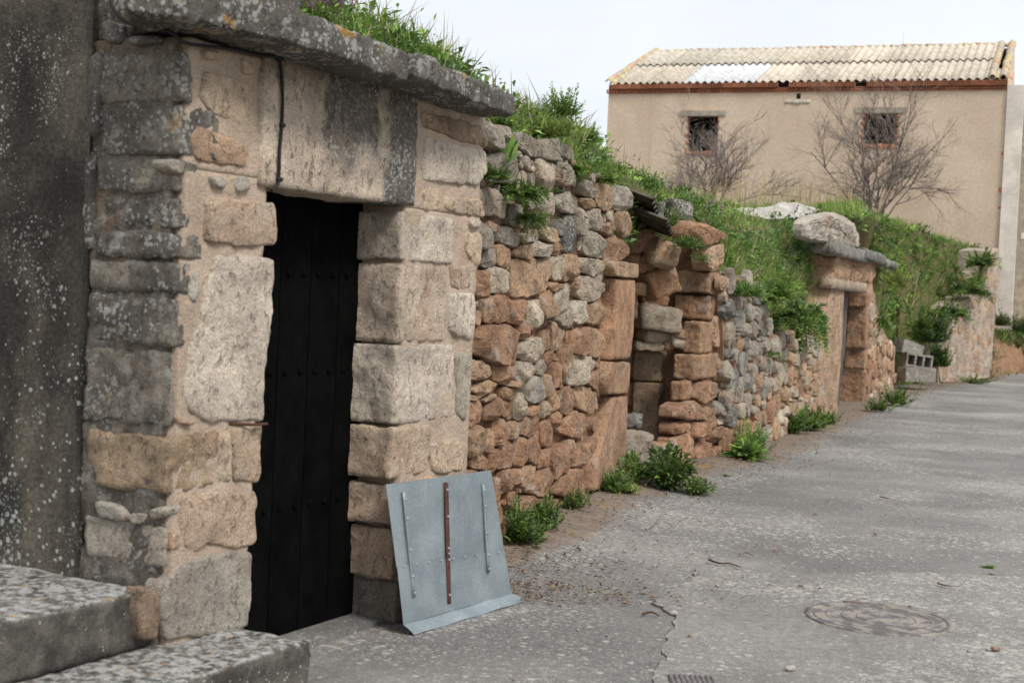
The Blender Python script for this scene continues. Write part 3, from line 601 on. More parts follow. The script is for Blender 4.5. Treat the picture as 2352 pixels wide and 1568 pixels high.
# door
dr = mesh('door', *merge([(np.array([PF.loc(a, b, c) for c in (.02, 1.86) for a, b in ((LE-.06, -.25), (RE+.06, -.25), (RE+.06, -.23), (LE-.06, -.23))]), [(3, 2, 1, 0), (4, 5, 6, 7), (0, 1, 5, 4), (1, 2, 6, 5), (2, 3, 7, 6), (3, 0, 4, 7)])]), M['doorwood'], ent, smooth=False)
us = np.linspace(LE-.05, RE+.03, 6)
for a, b in zip(us[:-1], us[1:]): fbox('plank', PF, (a+.003, b-.003), (-.229, -.205), (.03, 1.85), M['doorwood'], dr)
for zz in (.55, 1.1, 1.5):
    for uu in us[1:-1]:
        for du in (-.05, .05):
            p = PF.loc(uu+du, -.205, zz); rbox('stud', p, (PF.e, PF.n, UP), (.014, .012, .014), M['doorwood'], dr, None, r=.013, amp=0, seg=.007)
fbox('threshold', PF, (LE-.05, RE+.06), (-.5, -.05), (0, .025), M['apron'], ent)
V, Fc = tube([PF.loc(PF.uv(525, 972)[0], .0, PF.uv(525, 972)[1]), PF.loc(PF.uv(565, 973)[0], .035, PF.uv(565, 973)[1]), PF.loc(PF.uv(603, 972)[0], .02, PF.uv(603, 972)[1])], .006); mesh('iron_pin', V, Fc, M['rust'], ent)

# rendered wall of the neighbouring house and the steps in front of it
we = PF.wv(196, 700, END)[0]
rw = thing('rendered_wall', PF.loc(END-.03, we-1, 0), 'tall dark rendered wall speckled with white lichen beside steps', 'wall')
def rwall():
    nu, nv = 60, 110; ws = np.linspace(we-1.6, we, nu); vs = np.linspace(0, 4.2, nv); A = []
    for w in ws:
        for v in vs: A.append((END-.014, w-.004*v+.004*math.sin(v*5)+.02, v))
    V = PF.locs(A); V = V-PF.e*(nz(V, 2.2, 3)*.008)[:, None]; k = (np.arange(nu-1)[:, None]*nv+np.arange(nv-1)[None]).ravel(); Fc = [tuple(q) for q in np.c_[k, k+nv, k+nv+1, k+1]]
    m = len(V); bk = PF.locs([(END+.5, w, v) for w in (ws[0], ws[-1]-.01) for v in (0, 4.2)]); V = np.vstack([V, bk])
    a, b, c, d = 0, (nu-1)*nv, nu*nv-1, nv-1
    Fc += [tuple(range(b, c+1))+(m+3, m+2), (a, m, m+2, b), (d, c, m+3, m+1), (m, m+1, m+3, m+2)]
    mesh('render_coat', V, Fc, M['render'], rw)
rwall()
st = thing('stone_steps', gr(420, 1568, .0), 'two lichen-spotted concrete steps beside the dark rendered wall', 'steps')
SH = .2
f2 = PF.uv(716, 1470, .30)          # lower step's street corner
c2 = gr(716, 1468, SH)-PF.P; w2 = float(c2@PF.n); u2 = float(c2@PF.e)
rbox('step', PF.loc(u2-1.25, w2-.55, SH/2-.01), (PF.e, PF.n, UP), (1.25, .55, SH/2+.01), M['step'], st, None, r=.018, amp=.008, freq=6, seg=.03, maxn=70)
c1 = gr(322, 1357, 2*SH)-PF.P; w1 = float(c1@PF.n); u1_ = float(c1@PF.e)
rbox('step', PF.loc(END-.012-1.2, w1-.6, SH*1.5), (PF.e, PF.n, UP), (1.2, .6, SH/2), M['step'], st, None, r=.018, amp=.008, freq=6, seg=.03, maxn=70)

# cable
cb = thing('cable', PF.loc(*[PF.uv(645, 140)[0], .02, 2.2]), 'thin black cable clipped to the lintel above the black door', 'cable')
pts = [PF.loc(END-.03, *PF.wv(x, y, END-.03)) for x, y in [(246, -20), (262, 22), (290, 50), (345, 68), (380, 70)]]
pts += [PF.loc(*(lambda q: (q[0], .035, q[1]))(PF.uv(x, y, .035))) for x, y in [(400, 80), (430, 100), (520, 112), (600, 128), (636, 132), (644, 150), (649, 220), (647, 290), (642, 350), (640, 412), (634, 430), (624, 438)]]
pts = np.array([cr(pts, t) for t in np.linspace(0, 1, 90)]); V, Fc = tube(pts, .0065, 7); mesh('cable_run', V, Fc, M['cable'], cb)
for x, y in [(643, 136), (647, 288), (641, 412), (345, 68)]:
    if x < 400: p = PF.loc(END-.03, *PF.wv(x, y, END-.03))
    else: q = PF.uv(x, y, .032); p = PF.loc(q[0], .03, q[1])
    rbox('clip', p, (PF.e, PF.n, UP), (.014, .012, .009), M['cable'], cb, None, r=.004, amp=0, seg=.01)

# ------------------------------------------------------------------ galvanised panel leaning on the entrance
q = PF.uv(887, 1112, .05); TL = PF.loc(q[0], .05, q[1]); BL = gr(925, 1433, .045); BR = gr(1174, 1362, .045)
pn = np.cross(BR-BL, TL-BL); pn /= np.linalg.norm(pn); TR = pl(1127, 1079, BL, pn)
if pn@(EYEP-BL) < 0: pn = -pn
ps = thing('metal_panel', (BL+BR)/2*np.array([1, 1, 0]), 'galvanised sheet metal flood panel leaning against the stone entrance', 'metal panel')
def bl(s, t, d=0.): return (BL*(1-s)+BR*s)*(1-t)+(TL*(1-s)+TR*s)*t+pn*d
def strip(name, s0, t0, s1, t1, wd, th, mat, par=ps, d0=.002, color=None):
    a, b = bl(s0, t0), bl(s1, t1); ax = (b-a)/np.linalg.norm(b-a); sd_ = np.cross(pn, ax); sd_ /= np.linalg.norm(sd_)
    c = (a+b)/2+pn*(d0+th/2); return rbox(name, c, (ax, sd_, pn), (np.linalg.norm(b-a)/2, wd/2, th/2), mat, par, color, r=.001, amp=0, seg=.05)
tS = lambda s: .295-.0*s
def panel(name, t0a, t0b, t1a, t1b, d):
    A = []; ns, n2 = 14, 10
    for i in range(ns+1):
        for j in range(n2+1):
            s = i/ns; t = (t0a*(1-s)+t0b*s)*(1-j/n2)+(t1a*(1-s)+t1b*s)*j/n2; A.append(bl(s, t, d+.0025*math.sin(s*5+t*4)))
    k = (np.arange(ns)[:, None]*(n2+1)+np.arange(n2)[None]).ravel(); F1 = np.c_[k, k+n2+1, k+n2+2, k+1]; n = len(A); A = np.array(A)
    A2 = A-pn*.002; return mesh(name, np.vstack([A, A2]), np.vstack([F1, F1[:, ::-1]+n]), M['galv'], ps)
panel('upper_sheet', .40, .335, 1, 1, 0); panel('lower_sheet', 0, 0, .42, .355, .0035)
fl0, fl1 = gr(951, 1457, .006), gr(1206, 1379, .006)
V = []
for i in range(13):
    s = i/12; a = BL*(1-s)+BR*s; b = fl0*(1-s)+fl1*s
    for f in (0, .33, .66, 1): V.append(a*(1-f)+b*f+UP*(.004*math.sin(f*3.1)+.002*math.sin(s*19)))
k = (np.arange(12)[:, None]*4+np.arange(3)[None]).ravel(); F1 = np.c_[k, k+4, k+5, k+1]; V = np.array(V)
mesh('bottom_flange', np.vstack([V, V-UP*.002]), np.vstack([F1, F1[:, ::-1]+len(V)]), M['galv'], ps)
strip('rusty_bar', .40, .055, .53, .955, .028, .006, M['rust']); 
for tt in (.12, .38, .425, .465, .70, .90):
    s = .40+(tt-.055)/.9*.13; rbox('rivet', bl(s, tt, .009), (RR, UU, pn), (.006, .006, .004), M['rivet'], ps, None, r=.004, amp=0, seg=.004)
for s0, t0, s1, t1 in ((.105, .17, .13, .93), (.80, .21, .885, .90)):
    st_ = strip('stiffener', s0, t0, s1, t1, .018, .010, M['galv'])
    for f in (.04, .2, .45, .75, .93):
        s, t = s0+(s1-s0)*f, t0+(t1-t0)*f; rbox('rivet', bl(s, t, .013), (RR, UU, pn), (.006, .006, .003), M['rivet'], st_, None, r=.003, amp=0, seg=.005)
for i in range(9):
    s = .05+i*.11; t = .41*(1-s)+.345*s; rbox('rivet', bl(s, t, .007), (RR, UU, pn), (.005, .005, .003), M['rivet'], ps, None, r=.003, amp=0, seg=.005)

# ------------------------------------------------------------------ rubble wall beside the entrance
ra = thing('rubble_wall', AF.loc(1, -.3, 0), 'dry rubble wall of red and grey stones beside the large entrance', 'wall')
SE = [(275, 255, 90, 180, 'g'), (365, 240, 70, 110, 'g'), (555, 330, 170, 130, 'g'), (700, 350, 130, 140, 'g'), (815, 370, 95, 95, 'g'), (345, 480, 190, 220, 'g'), (650, 520, 110, 180, 'w'), (790, 530, 165, 150, 'g'), (900, 480, 90, 80, 'r'), (275, 710, 210, 190, 'g'), (465, 810, 105, 165, 'g'), (560, 690, 110, 130, 'g'), (675, 720, 90, 170, 'g'), (820, 720, 200, 150, 'l'), (950, 640, 115, 90, 'g'), (950, 720, 100, 80, 'p'), (1075, 670, 115, 190, 'p'), (1190, 690, 110, 165, 'g'), (240, 960, 85, 190, 'g'), (400, 960, 195, 145, 'g'), (300, 890, 90, 70, 'p'), (520, 960, 100, 55, 'g'), (680, 930, 110, 115, 'p'), (830, 940, 110, 270, 'k'), (770, 890, 70, 110, 'd'), (905, 850, 80, 190, 'g'), (1000, 840, 125, 155, 'g'), (1100, 900, 125, 85, 'p'), (1195, 860, 100, 180, 'p'), (990, 1010, 155, 180, 'g'), (1140, 1040, 170, 180, 'r'), (510, 1065, 145, 105, 'p'), (625, 1045, 115, 125, 'g'), (380, 1090, 105, 165, 'p'), (740, 1040, 75, 95, 'r'), (270, 1100, 100, 125, 'g'), (320, 1250, 175, 190, 'w'), (490, 1240, 185, 250, 'p'), (620, 1220, 130, 255, 'p'), (740, 1170, 105, 185, 'w'), (825, 1160, 80, 190, 'p'), (985, 1170, 165, 135, 'w'), (730, 1310, 110, 75, 'p'), (770, 1400, 115, 250, 'w'), (965, 1320, 215, 180, 'w'), (320, 1455, 165, 195, 'r'), (450, 1470, 115, 175, 'r'), (580, 1500, 95, 190, 'w'), (660, 1430, 110, 190, 'p'), (890, 1480, 125, 160, 'w'), (1000, 1480, 115, 160, 'p'), (215, 1290, 60, 190, 'r'), (860, 1290, 70, 90, 'p')]
SF = [(310, 300, 335, 275, 'r'), (490, 220, 50, 95, 'r'), (560, 345, 200, 200, 'w'), (665, 280, 60, 145, 'p'), (740, 250, 95, 210, 'p'), (790, 130, 105, 170, 'w'), (1000, 300, 110, 190, 'p'), (890, 290, 120, 190, 'r'), (690, 400, 75, 85, 'r'), (790, 430, 52, 225, 'p'), (210, 490, 155, 135, 'p'), (370, 520, 165, 125, 'r'), (520, 500, 145, 135, 'w'), (630, 470, 72, 115, 'g'), (720, 520, 92, 180, 'r'), (860, 490, 115, 195, 'w'), (960, 450, 85, 120, 'w'), (975, 560, 115, 130, 'r'), (240, 620, 235, 115, 'p'), (420, 590, 155, 62, 'p'), (585, 630, 215, 190, 'l'), (670, 600, 62, 150, 'p'), (390, 650, 65, 82, 'p'), (160, 680, 75, 42, 'r'), (265, 680, 95, 62, 'p'), (155, 780, 135, 185, 'r'), (290, 760, 135, 135, 'r'), (395, 765, 95, 115, 'r'), (480, 740, 82, 185, 'w'), (560, 770, 85, 85, 'r'), (650, 760, 85, 105, 'p'), (710, 700, 62, 145, 'p'), (800, 700, 125, 180, 'r'), (935, 690, 165, 185, 'p'), (320, 920, 155, 185, 'r'), (430, 910, 95, 125, 'p'), (550, 880, 165, 195, 'r'), (720, 830, 62, 125, 'r'), (880, 865, 235, 190, 'r'), (165, 980, 115, 200, 'p'), (250, 980, 125, 155, 'p'), (480, 1050, 115, 230, 'r'), (580, 1030, 120, 230, 'r'), (660, 950, 95, 210, 'r'), (390, 1090, 115, 210, 'r'), (280, 1120, 85, 165, 'r'), (200, 1130, 115, 125, 'r'), (760, 1110, 135, 185, 'r'), (830, 1020, 85, 105, 'p'), (920, 1060, 125, 165, 'r'), (850, 1100, 62, 125, 'r'), (640, 1090, 105, 165, 'r'), (370, 1250, 125, 185, 'r'), (470, 1210, 105, 125, 'r'), (540, 1210, 155, 135, 'p'), (620, 1270, 175, 195, 'r'), (820, 1260, 255, 175, 'r'), (330, 1320, 85, 165, 'r'), (530, 1410, 150, 90, 'r'), (140, 1250, 110, 170, 'r'), (230, 1300, 90, 170, 'r')]
def px_seed(fr, zf, s):
    x, y = zf(s[0], s[1]); u, v = fr.uv(x, y); x2, y2 = zf(s[0]+s[2]/2, s[1]); u2 = fr.uv(x2, y2)[0]; x3, y3 = zf(s[0], s[1]-s[3]/2); v3 = fr.uv(x3, y3)[1]
    return (u, v, abs(u2-u), abs(v3-v), s[4])
seeds = [px_seed(AF, zE, s) for s in SE]+[px_seed(AF, zF, s) for s in SF]
reg = [AF.uv(*p) for p in [(1075, 1300), (1110, 300), (1180, 310), (1330, 372), (1436, 440), (1430, 600), (1388, 620), (1380, 880), (1372, 940), (1345, 1125), (1250, 1190), (1150, 1270)]]
rA = random.Random(3)
lowtone = lambda p, rr: rr.choice('rrrp') if p[1] < 1.35 else rr.choice('gggwp')
allA = darts(reg, seeds, [(.13, .09), (.10, .06), (.07, .04), (.05, .03)], 900, lowtone, rA)
corepoly = [(-1.1, 0), (-1.1, 2.1)]+[AF.uv(*p) for p in [(1112, 292), (1180, 308), (1330, 368), (1436, 438), (1432, 600), (1418, 800), (1405, 1000), (1395, 1110)]]+[(AF.uv(1395, 1110)[0], 0)]
prism('earth_core', AF, corepoly, -.6, -.045, M['earth'], ra)
outs = cut_cells(allA, .008)
for k_, (s, poly) in enumerate(zip(allA, outs)):
    sz = min(s[2], s[3]); big_ = k_ < len(seeds)
    pstone(AF, poly, M['rubble'], ra, tone(s[4], rA), prot=(rA.uniform(.012, .055) if big_ else rA.uniform(-.01, .02)), depth=.08, amp=.011 if big_ else .006, tilt=.3, facets=5 if big_ else 3, res=.022, edge=.007)
for poly, zf in (([(1085, 1240), (1242, 1215), (1235, 1400), (1228, 1560)], zE),): pass
def jamb(pts, t, prot=.07):
    pstone(AF, [AF.uv(*p) for p in pts], M['stone'], ra, t, prot, depth=.35, amp=.006, tilt=.05, name='jamb_stone')
jamb([zE(1050, 1115), zE(1255, 1140), zE(1250, 1240), zE(1150, 1235), zE(1080, 1225), zE(1050, 1170)], (.52, .35, .22, .0), .08)
jamb([zE(1095, 1240), zE(1238, 1245), zE(1230, 1400), zF(1215, 250), zF(1195, 412), zF(1060, 415), zF(1085, 200), zE(1100, 1450)], (.49, .29, .175, 0), .07)
jamb([zF(1050, 425), zF(1198, 428), zF(1190, 560), zF(1182, 650), zF(1035, 655), zF(1030, 530)], (.47, .30, .19, 0), .075)
jamb([zF(1085, 665), zF(1182, 658), zF(1170, 900), zF(1155, 1250), zF(1040, 1300), zF(940, 1330), zF(950, 1150), zF(1010, 950)], (.49, .30, .19, 0), .07)

# ------------------------------------------------------------------ ruined doorway
rd = thing('ruined_doorway', DF.loc(0, -.6, 0), 'collapsed stone doorway with a leaning block pillar between rubble walls', 'doorway')
fbox('earth_core', DF, (-2.3, .5), (-2.4, -1.25), (0, 1.9), M['earth'], rd)
prism('earth_core', DF, [(DF.uv(1606, 1050)[0], 0), (DF.uv(1672, 1050)[0], 0), (DF.uv(1662, 660)[0], DF.uv(1662, 660)[1]), (DF.uv(1655, 570)[0], DF.uv(1655, 570)[1]), (DF.uv(1640, 560)[0], DF.uv(1640, 560)[1]), (DF.uv(1640, 680)[0], DF.uv(1640, 680)[1]), (DF.uv(1622, 800)[0], DF.uv(1622, 800)[1])], -1.25, -.02, M['earth'], rd)
Kt = [(.46, .30, .19, .12), (.45, .27, .165, .02), (.46, .29, .18, .1), (.45, .28, .17, .03), (.44, .26, .155, 0)]
for q, t in zip([(zG, 905, 1195, 1328, 862, 1062), (zG, 885, 1195, 1330, 1078, 1298), (zG, 960, 1115, 1232, 1312, 1600), (zH, 880, 1052, 1255, 265, 492), (zH, 858, 955, 1040, 505, 682)], Kt): quoin(DF, rd, *q, t, M['stone'], amp=.014, r=.014)
sd_d = [px_seed(DF, zG, s) for s in [(1150, 540, 280, 180, 'o'), (1245, 735, 150, 230, 'p'), (1280, 1400, 110, 270, 'p'), (1345, 1180, 40, 200, 'g'), (1345, 960, 40, 180, 'g')]]+[px_seed(DF, zH, s) for s in [(1290, 370, 90, 240, 'p'), (1155, 600, 235, 185, 'r'), (980, 770, 195, 165, 'r'), (1130, 790, 105, 145, 'p'), (1190, 830, 82, 165, 'r'), (940, 910, 125, 105, 'r'), (1100, 930, 195, 145, 'r'), (960, 1070, 185, 235, 'r'), (1300, 600, 115, 165, 'l'), (1285, 730, 125, 145, 'l'), (1300, 840, 170, 110, 'w'), (1290, 965, 205, 175, 'r'), (1430, 720, 110, 155, 'r'), (1410, 590, 70, 90, 'p'), (1150, 1130, 150, 150, 'r'), (1250, 1150, 120, 120, 'r'), (1390, 1110, 60, 160, 'p'), (1330, 1110, 60, 110, 'r')]]
for s, poly in zip(sd_d, cut_cells(sd_d, .014)): pstone(DF, poly, M['rubble'], rd, tone(s[4]), R_.uniform(.04, .09), depth=.12, amp=.014, tilt=.3, facets=4, edge=.01, res=.025)
PFr = Frame(at(1510, 1016, 12.75), 24); PFr.P[2] = 0
for q, t in zip([(zH, 520, 772, 868, 236, 512), (zH, 503, 742, 882, 522, 1090)], [(.50, .37, .25, 0), (.49, .36, .245, .05)]): quoin(PFr, rd, *q, t, M['stone'], prot=.0, amp=.008, r=.02)
def boulder(zf, cx, cy, w, h, Y, t, par=rd, dp=.8, rot=0., r=.22, name='stone', amp=.022, mat=None, yaw=24, tagit=None):
    x, y = zf(cx, cy); c = at(x, y, Y); sx = abs(zf(cx+w/2, cy)[0]-x)/FP*Y; sz = abs(zf(cx, cy+h/2)[1]-y)/FP*Y; a = math.radians(yaw); ro = math.radians(rot)
    ax0 = np.array([math.cos(a), math.sin(a)*.6, 0]); ax0 /= np.linalg.norm(ax0); ax1 = np.cross(UP, ax0); e0 = ax0*math.cos(ro)-UP*math.sin(ro); e2 = np.cross(e0, ax1)
    c = c+np.array([0, sx*dp*.6, 0])
    return rbox(name, c, (e0, ax1, e2), (sx, sx*dp, sz), mat or M['rubble'], par, tone(t) if isinstance(t, str) else t, r=min(sx, sz)*r, amp=amp, freq=4, seg=.04, big=amp, skew=(R_.uniform(-.12, .12), R_.uniform(-.12, .12), R_.uniform(-.15, .15)))
for a in [(zG, 580, 590, 260, 210, 11.9, 'o', -8), (zG, 600, 795, 280, 160, 12.0, 'o', 6), (zG, 800, 700, 270, 230, 11.8, 'p', 15), (zG, 775, 955, 310, 270, 12.0, 'o', -25), (zG, 545, 1020, 190, 105, 12.0, 'p', 5), (zG, 525, 900, 110, 160, 12.2, 'o', 0), (zG, 500, 1170, 110, 210, 12.3, 'p', 0), (zG, 690, 1130, 250, 130, 12.7, 'o', 0), (zG, 740, 1285, 380, 215, 12.55, (.43, .36, .27, .3), 3), (zG, 725, 1442, 275, 118, 12.62, (.47, .36, .25, .1), 1), (zG, 640, 1527, 290, 78, 12.6, (.47, .37, .26, .1), 1), (zG, 935, 1420, 145, 70, 12.6, 'p', 4), (zG, 912, 1490, 120, 95, 12.6, 'w', 10), (zG, 835, 1530, 90, 70, 12.6, 'p', 0), (zH, 470, 350, 110, 250, 12.9, 'p', 0), (zH, 465, 620, 110, 220, 12.9, 'o', 0), (zG, 1000, 1170, 300, 200, 13.3, 'o', 0), (zG, 520, 1380, 150, 220, 13.0, 'o', 0)]:
    boulder(a[0], *a[1:7], rot=a[7])
for a, lb in [((zH, 490, 860, 215, 140, 11.5, 'd', 4), 'dark grey flat stone lying atop the doorway rubble'), ((zH, 530, 1060, 320, 210, 11.35, 'l', 2), 'large pale grey slab lying in the ruined doorway'), ((zH, 640, 1255, 180, 190, 11.0, 'l', -8), 'grey boulder half hidden by weeds in front of the doorway'), ((zH, 800, 1150, 200, 110, 11.3, 'g', 6), 'small grey stone beside the leaning red slab')]:
    o = boulder(a[0], *a[1:7], par=None, rot=a[7], name='fallen_stone'); tag(o, lb, 'stone', 'stones fallen in front of the ruined doorway')
def floor_drop():
    pass
lp = [zH(*p) for p in [(720, 1085), (790, 1040), (950, 1160), (1052, 1335), (1000, 1390), (870, 1250)]]
LF = Frame(at(1540, 1040, 11.75), 28); o = pstone(LF, [LF.uv(*p) for p in lp], M['stone'], None, (.47, .28, .17, 0), .05, depth=.12, amp=.008, name='leaning_slab'); tag(o, 'red sandstone slab leaning at an angle against the pillar', 'stone', 'stones fallen in front of the ruined doorway')
def corr(name, c4, waves, ampl, mat, lab, th=.007):
    A, B, C_, D = [np.asarray(p, float) for p in c4]; n1, n2 = waves*8, 8; nn = np.cross(B-A, D-A); nn /= np.linalg.norm(nn); V = []
    if nn[2] < 0: nn = -nn
    for i in range(n1+1):
        for j in range(n2+1):
            s, t = i/n1, j/n2; V.append((A*(1-t)+B*t)*(1-s)+(D*(1-t)+C_*t)*s+nn*ampl*math.sin(s*waves*2*math.pi))
    V = np.array(V); k = (np.arange(n1)[:, None]*(n2+1)+np.arange(n2)[None]).ravel(); F1 = np.c_[k, k+1, k+n2+2, k+n2+1]; n = len(V)
    ed = []
    for i in range(n1): ed.append((i*(n2+1)+n2, (i+1)*(n2+1)+n2, (i+1)*(n2+1)+n2+n, i*(n2+1)+n2+n)); ed.append((i*(n2+1), i*(n2+1)+n, (i+1)*(n2+1)+n, (i+1)*(n2+1)))
    for j in range(n2): ed.append((j, j+1, j+1+n, j+n)); q_ = n1*(n2+1); ed.append((q_+j, q_+j+n, q_+j+1+n, q_+j+1))
    o = mesh(name, np.vstack([V, V-nn*th]), np.vstack([F1, F1[:, ::-1]+n, np.array(ed)]), mat)
    return tag(o, lab, 'roof sheet', 'corrugated sheets over the ruined doorway')
corr('corrugated_sheet', [at(*zG(425, 112), 11.7), at(*zG(700, 212), 11.35), at(*zG(748, 362), 11.85), at(*zG(470, 285), 12.2)], 4, .022, M['asbestos_dark'], 'upper dark mossy corrugated sheet jutting from the grass above the ruin')
corr('corrugated_sheet', [at(*zG(470, 275), 11.75), at(*zG(822, 400), 11.3), at(*zG(878, 540), 11.85), at(*zG(480, 400), 12.3)], 6, .02, M['asbestos_dark'], 'lower dark corrugated sheet sloping out over the ruined doorway')
o = boulder(zG, 935, 315, 230, 170, 12.2, (.42, .36, .26, .75), par=None, rot=8, name='lichen_stone'); tag(o, 'stone with bright orange lichen beside the corrugated sheets', 'stone')
o = boulder(zG, 760, 330, 60, 150, 11.95, 'g', par=None, name='wedge_stone'); tag(o, 'small grey stone wedged at the corrugated sheet end', 'stone')

# ------------------------------------------------------------------ wall up to the far entrance
rb = thing('rubble_wall', BF.loc(2, -.3, 0), 'low rubble wall of small grey stones under the green slope', 'wall')
regB = [BF.uv(*p) for p in [(1672, 1052), (1660, 640), (1718, 640), (1758, 690), (1775, 765), (1813, 778), (1880, 790), (1884, 965), (1760, 1005), (1690, 1048)]]
prism('earth_core', BF, [(p[0], max(0, p[1])) for p in regB], -.5, -.015, M['earth'], rb)
rB = random.Random(5)
def toneB(p, rr):
    x = p[0]; return rr.choice('ggld') if x < 1.9 and p[1] > .35 and rr.random() < .8 else rr.choice('rppw' if p[1] < .75 else 'gpwl')
sB = darts(regB, [], [(.34, .2), (.26, .17), (.22, .15), (.17, .12), (.13, .085), (.09, .06), (.07, .05)], 700, toneB, rB)
sB = sorted(sB, key=lambda s: -s[2]*s[3])[:290]
for s, poly in zip(sB, cut_cells(sB, .010, 20, rB)): pstone(BF, poly, M['rubble'], rb, tone(s[4], rB), rB.uniform(.015, .06), depth=.05, amp=.010, tilt=.35, facets=4, n=20, edge=.008)

# ------------------------------------------------------------------ far entrance
fe = thing('stone_entrance', QF.loc(.6, -.4, 0), 'small mud-plastered stone entrance with narrow door and grey boulder on top', 'entrance')
def qp(pts): return [QF.uv(*zI(*p)) for p in pts]
MP = (.52, .345, .23, .0)
M['mudstone'] = stone_mat('mud_stone', 1.1)
prism('mud_wall', QF, [(p[0], max(p[1], 0)) for p in qp([(825, 440), (815, 600), (882, 615), (872, 900), (835, 1425), (690, 1440), (728, 1000), (790, 700)])], -.8, 0, M['mudplaster'], fe)
pstone(QF, qp([(825, 450), (815, 600), (884, 612), (874, 900), (838, 1425), (700, 1430), (738, 1000), (795, 700)]), M['mudstone'], fe, (.53, .365, .25, .04), .05, amp=.02, tilt=.05, n=54)
prism('mud_wall', QF, [(p[0], max(p[1], 0)) for p in qp([(1035, 640), (1070, 500), (1085, 640), (1115, 850), (1212, 1000), (1213, 1345), (1000, 1440), (1020, 1000)])], -.8, 0, M['mudplaster'], fe)
prism('door_shade_plate', QF, [(p[0], max(p[1], 0)) for p in qp([(800, 560), (1040, 560), (1030, 1440), (790, 1440)])], -.9, -.55, M['dark'], fe)  # solid near-black plate: shade of the door recess put into its colour
pstone(QF, qp([(1030, 650), (1080, 650), (1112, 860), (1208, 1010), (1208, 1340), (1010, 1425), (1024, 1000)]), M['mudstone'], fe, (.51, .35, .25, .1), .04, amp=.025, tilt=.05, n=54)
rQ = random.Random(9)
regQ = qp([(1050, 760), (1100, 900), (1200, 1030), (1200, 1320), (1030, 1400), (1040, 1000)])
for s, poly in zip(*(lambda L: (L, cut_cells(L, .015, 14, rQ)))(darts(regQ, [], [(.4, .25), (.3, .2), (.22, .14)], 120, lambda p, rr: rr.choice('pprw'), rQ))): pstone(QF, poly, M['rubble'], fe, tone(s[4], rQ), .05, amp=.015, n=14, w0=.035, facets=1)
for q, t in zip([(925, 1025, 1050, 655, 750), (915, 1022, 1048, 755, 1012), (900, 1015, 1042, 1020, 1140), (868, 1006, 1032, 1146, 1440)], [(.42, .25, .15, 0), (.40, .24, .145, .05), (.43, .26, .16, 0), (.40, .23, .14, .1)]): quoin(QF, fe, zI, *q, t, M['stone'], prot=.05, amp=.012, r=.03)
pstone(QF, qp([(818, 428), (1075, 440), (1072, 560), (1048, 600), (815, 575)]), M['mudstone'], fe, (.50, .32, .2, .08), .07, depth=.5, amp=.03, name='lintel')
def qslab(x0, x1, y0, y1, w0, w1, t, amp=.016, r=.02, nm='roof_slab'):
    ua = QF.uv(*zI(x0, y0), w1)[0]; ub = QF.uv(*zI(x1, y1), w1)[0]; va = QF.uv(*zI((x0+x1)/2, y0), w1)[1]; vb_ = QF.uv(*zI((x0+x1)/2, y1), w1)[1]
    rbox(nm, QF.loc((ua+ub)/2, (w0+w1)/2, (va+vb_)/2), (QF.e, QF.n, UP), (abs(ub-ua)/2, (w1-w0)/2, abs(va-vb_)/2), M['rubble'], fe, t, r=r, amp=amp, freq=4, seg=.06, big=amp)
qslab(842, 1046, 585, 648, -.1, .1, (.50, .40, .30, .1), .014, .008, 'lintel_slab')
qslab(840, 1060, 366, 446, -.12, .18, (.42, .39, .33, .6)); qslab(1045, 1172, 402, 470, -.15, .2, (.40, .38, .33, .7)); qslab(1168, 1245, 458, 505, -.3, .0, (.42, .40, .34, .6))
pstone(QF, [QF.uv(*zI(*p), .1) for p in [(700, 222), (742, 186), (815, 168), (885, 158), (955, 186), (1008, 230), (1030, 285), (1046, 345), (1030, 378), (940, 372), (860, 368), (770, 340), (698, 318)]], M['rubble'], fe, (.54, .485, .41, .3), .14, depth=.1, amp=.03, tilt=.2, w0=-.02, name='crown_boulder', facets=3, edge=.05, res=.05)
for i, pts in enumerate([[(868, 632), (900, 632), (878, 1000), (828, 1440), (800, 1440), (850, 1000)], [(901, 632), (932, 632), (912, 1000), (868, 1440), (829, 1440), (879, 1000)]]):
    w_ = -.13-.012*i; prism('door_plank', QF, [(p[0], max(p[1], .01)) for p in [QF.uv(*zI(*p), w_) for p in pts]], w_-.03, w_, M['oldwood'], fe)
# ------------------------------------------------------------------ retaining wall at the bend
ew = thing('retaining_wall', EF.loc(1, -.3, 0), 'rough plastered retaining wall standing at the street bend', 'wall')
regE = [EF.uv(*zJ(*p)) for p in [(690, 1440), (690, 930), (810, 830), (1000, 715), (1075, 560), (1095, 400), (1172, 378), (1150, 620), (1092, 1390), (900, 1420)]]
regE = [(p[0], max(0, p[1])) for p in regE]
M['paleplaster'] = stone_mat('plastered_rubble', .8)
prism('plaster_body', EF, regE, -.7, 0, M['paleplaster'], ew, (.50, .40, .325, .08))
pstone(EF, [(p[0], max(.0, p[1])) for p in regE], M['paleplaster'], ew, (.50, .40, .325, .08), .03, amp=.02, tilt=.02, n=54, name='plaster_coat')
rE = random.Random(4)
for s, poly in zip(*(lambda L: (L, cut_cells(L, .02, 14, rE)))(darts([(p[0]*.95+.1, p[1]*.93+.05) for p in regE], [], [(.35, .25), (.28, .18), (.2, .14)], 40, lambda p, rr: rr.choice('wpp'), rE))): pstone(EF, poly, M['rubble'], ew, tone(s[4], rE), .022, amp=.012, n=18, w0=.02, facets=2)
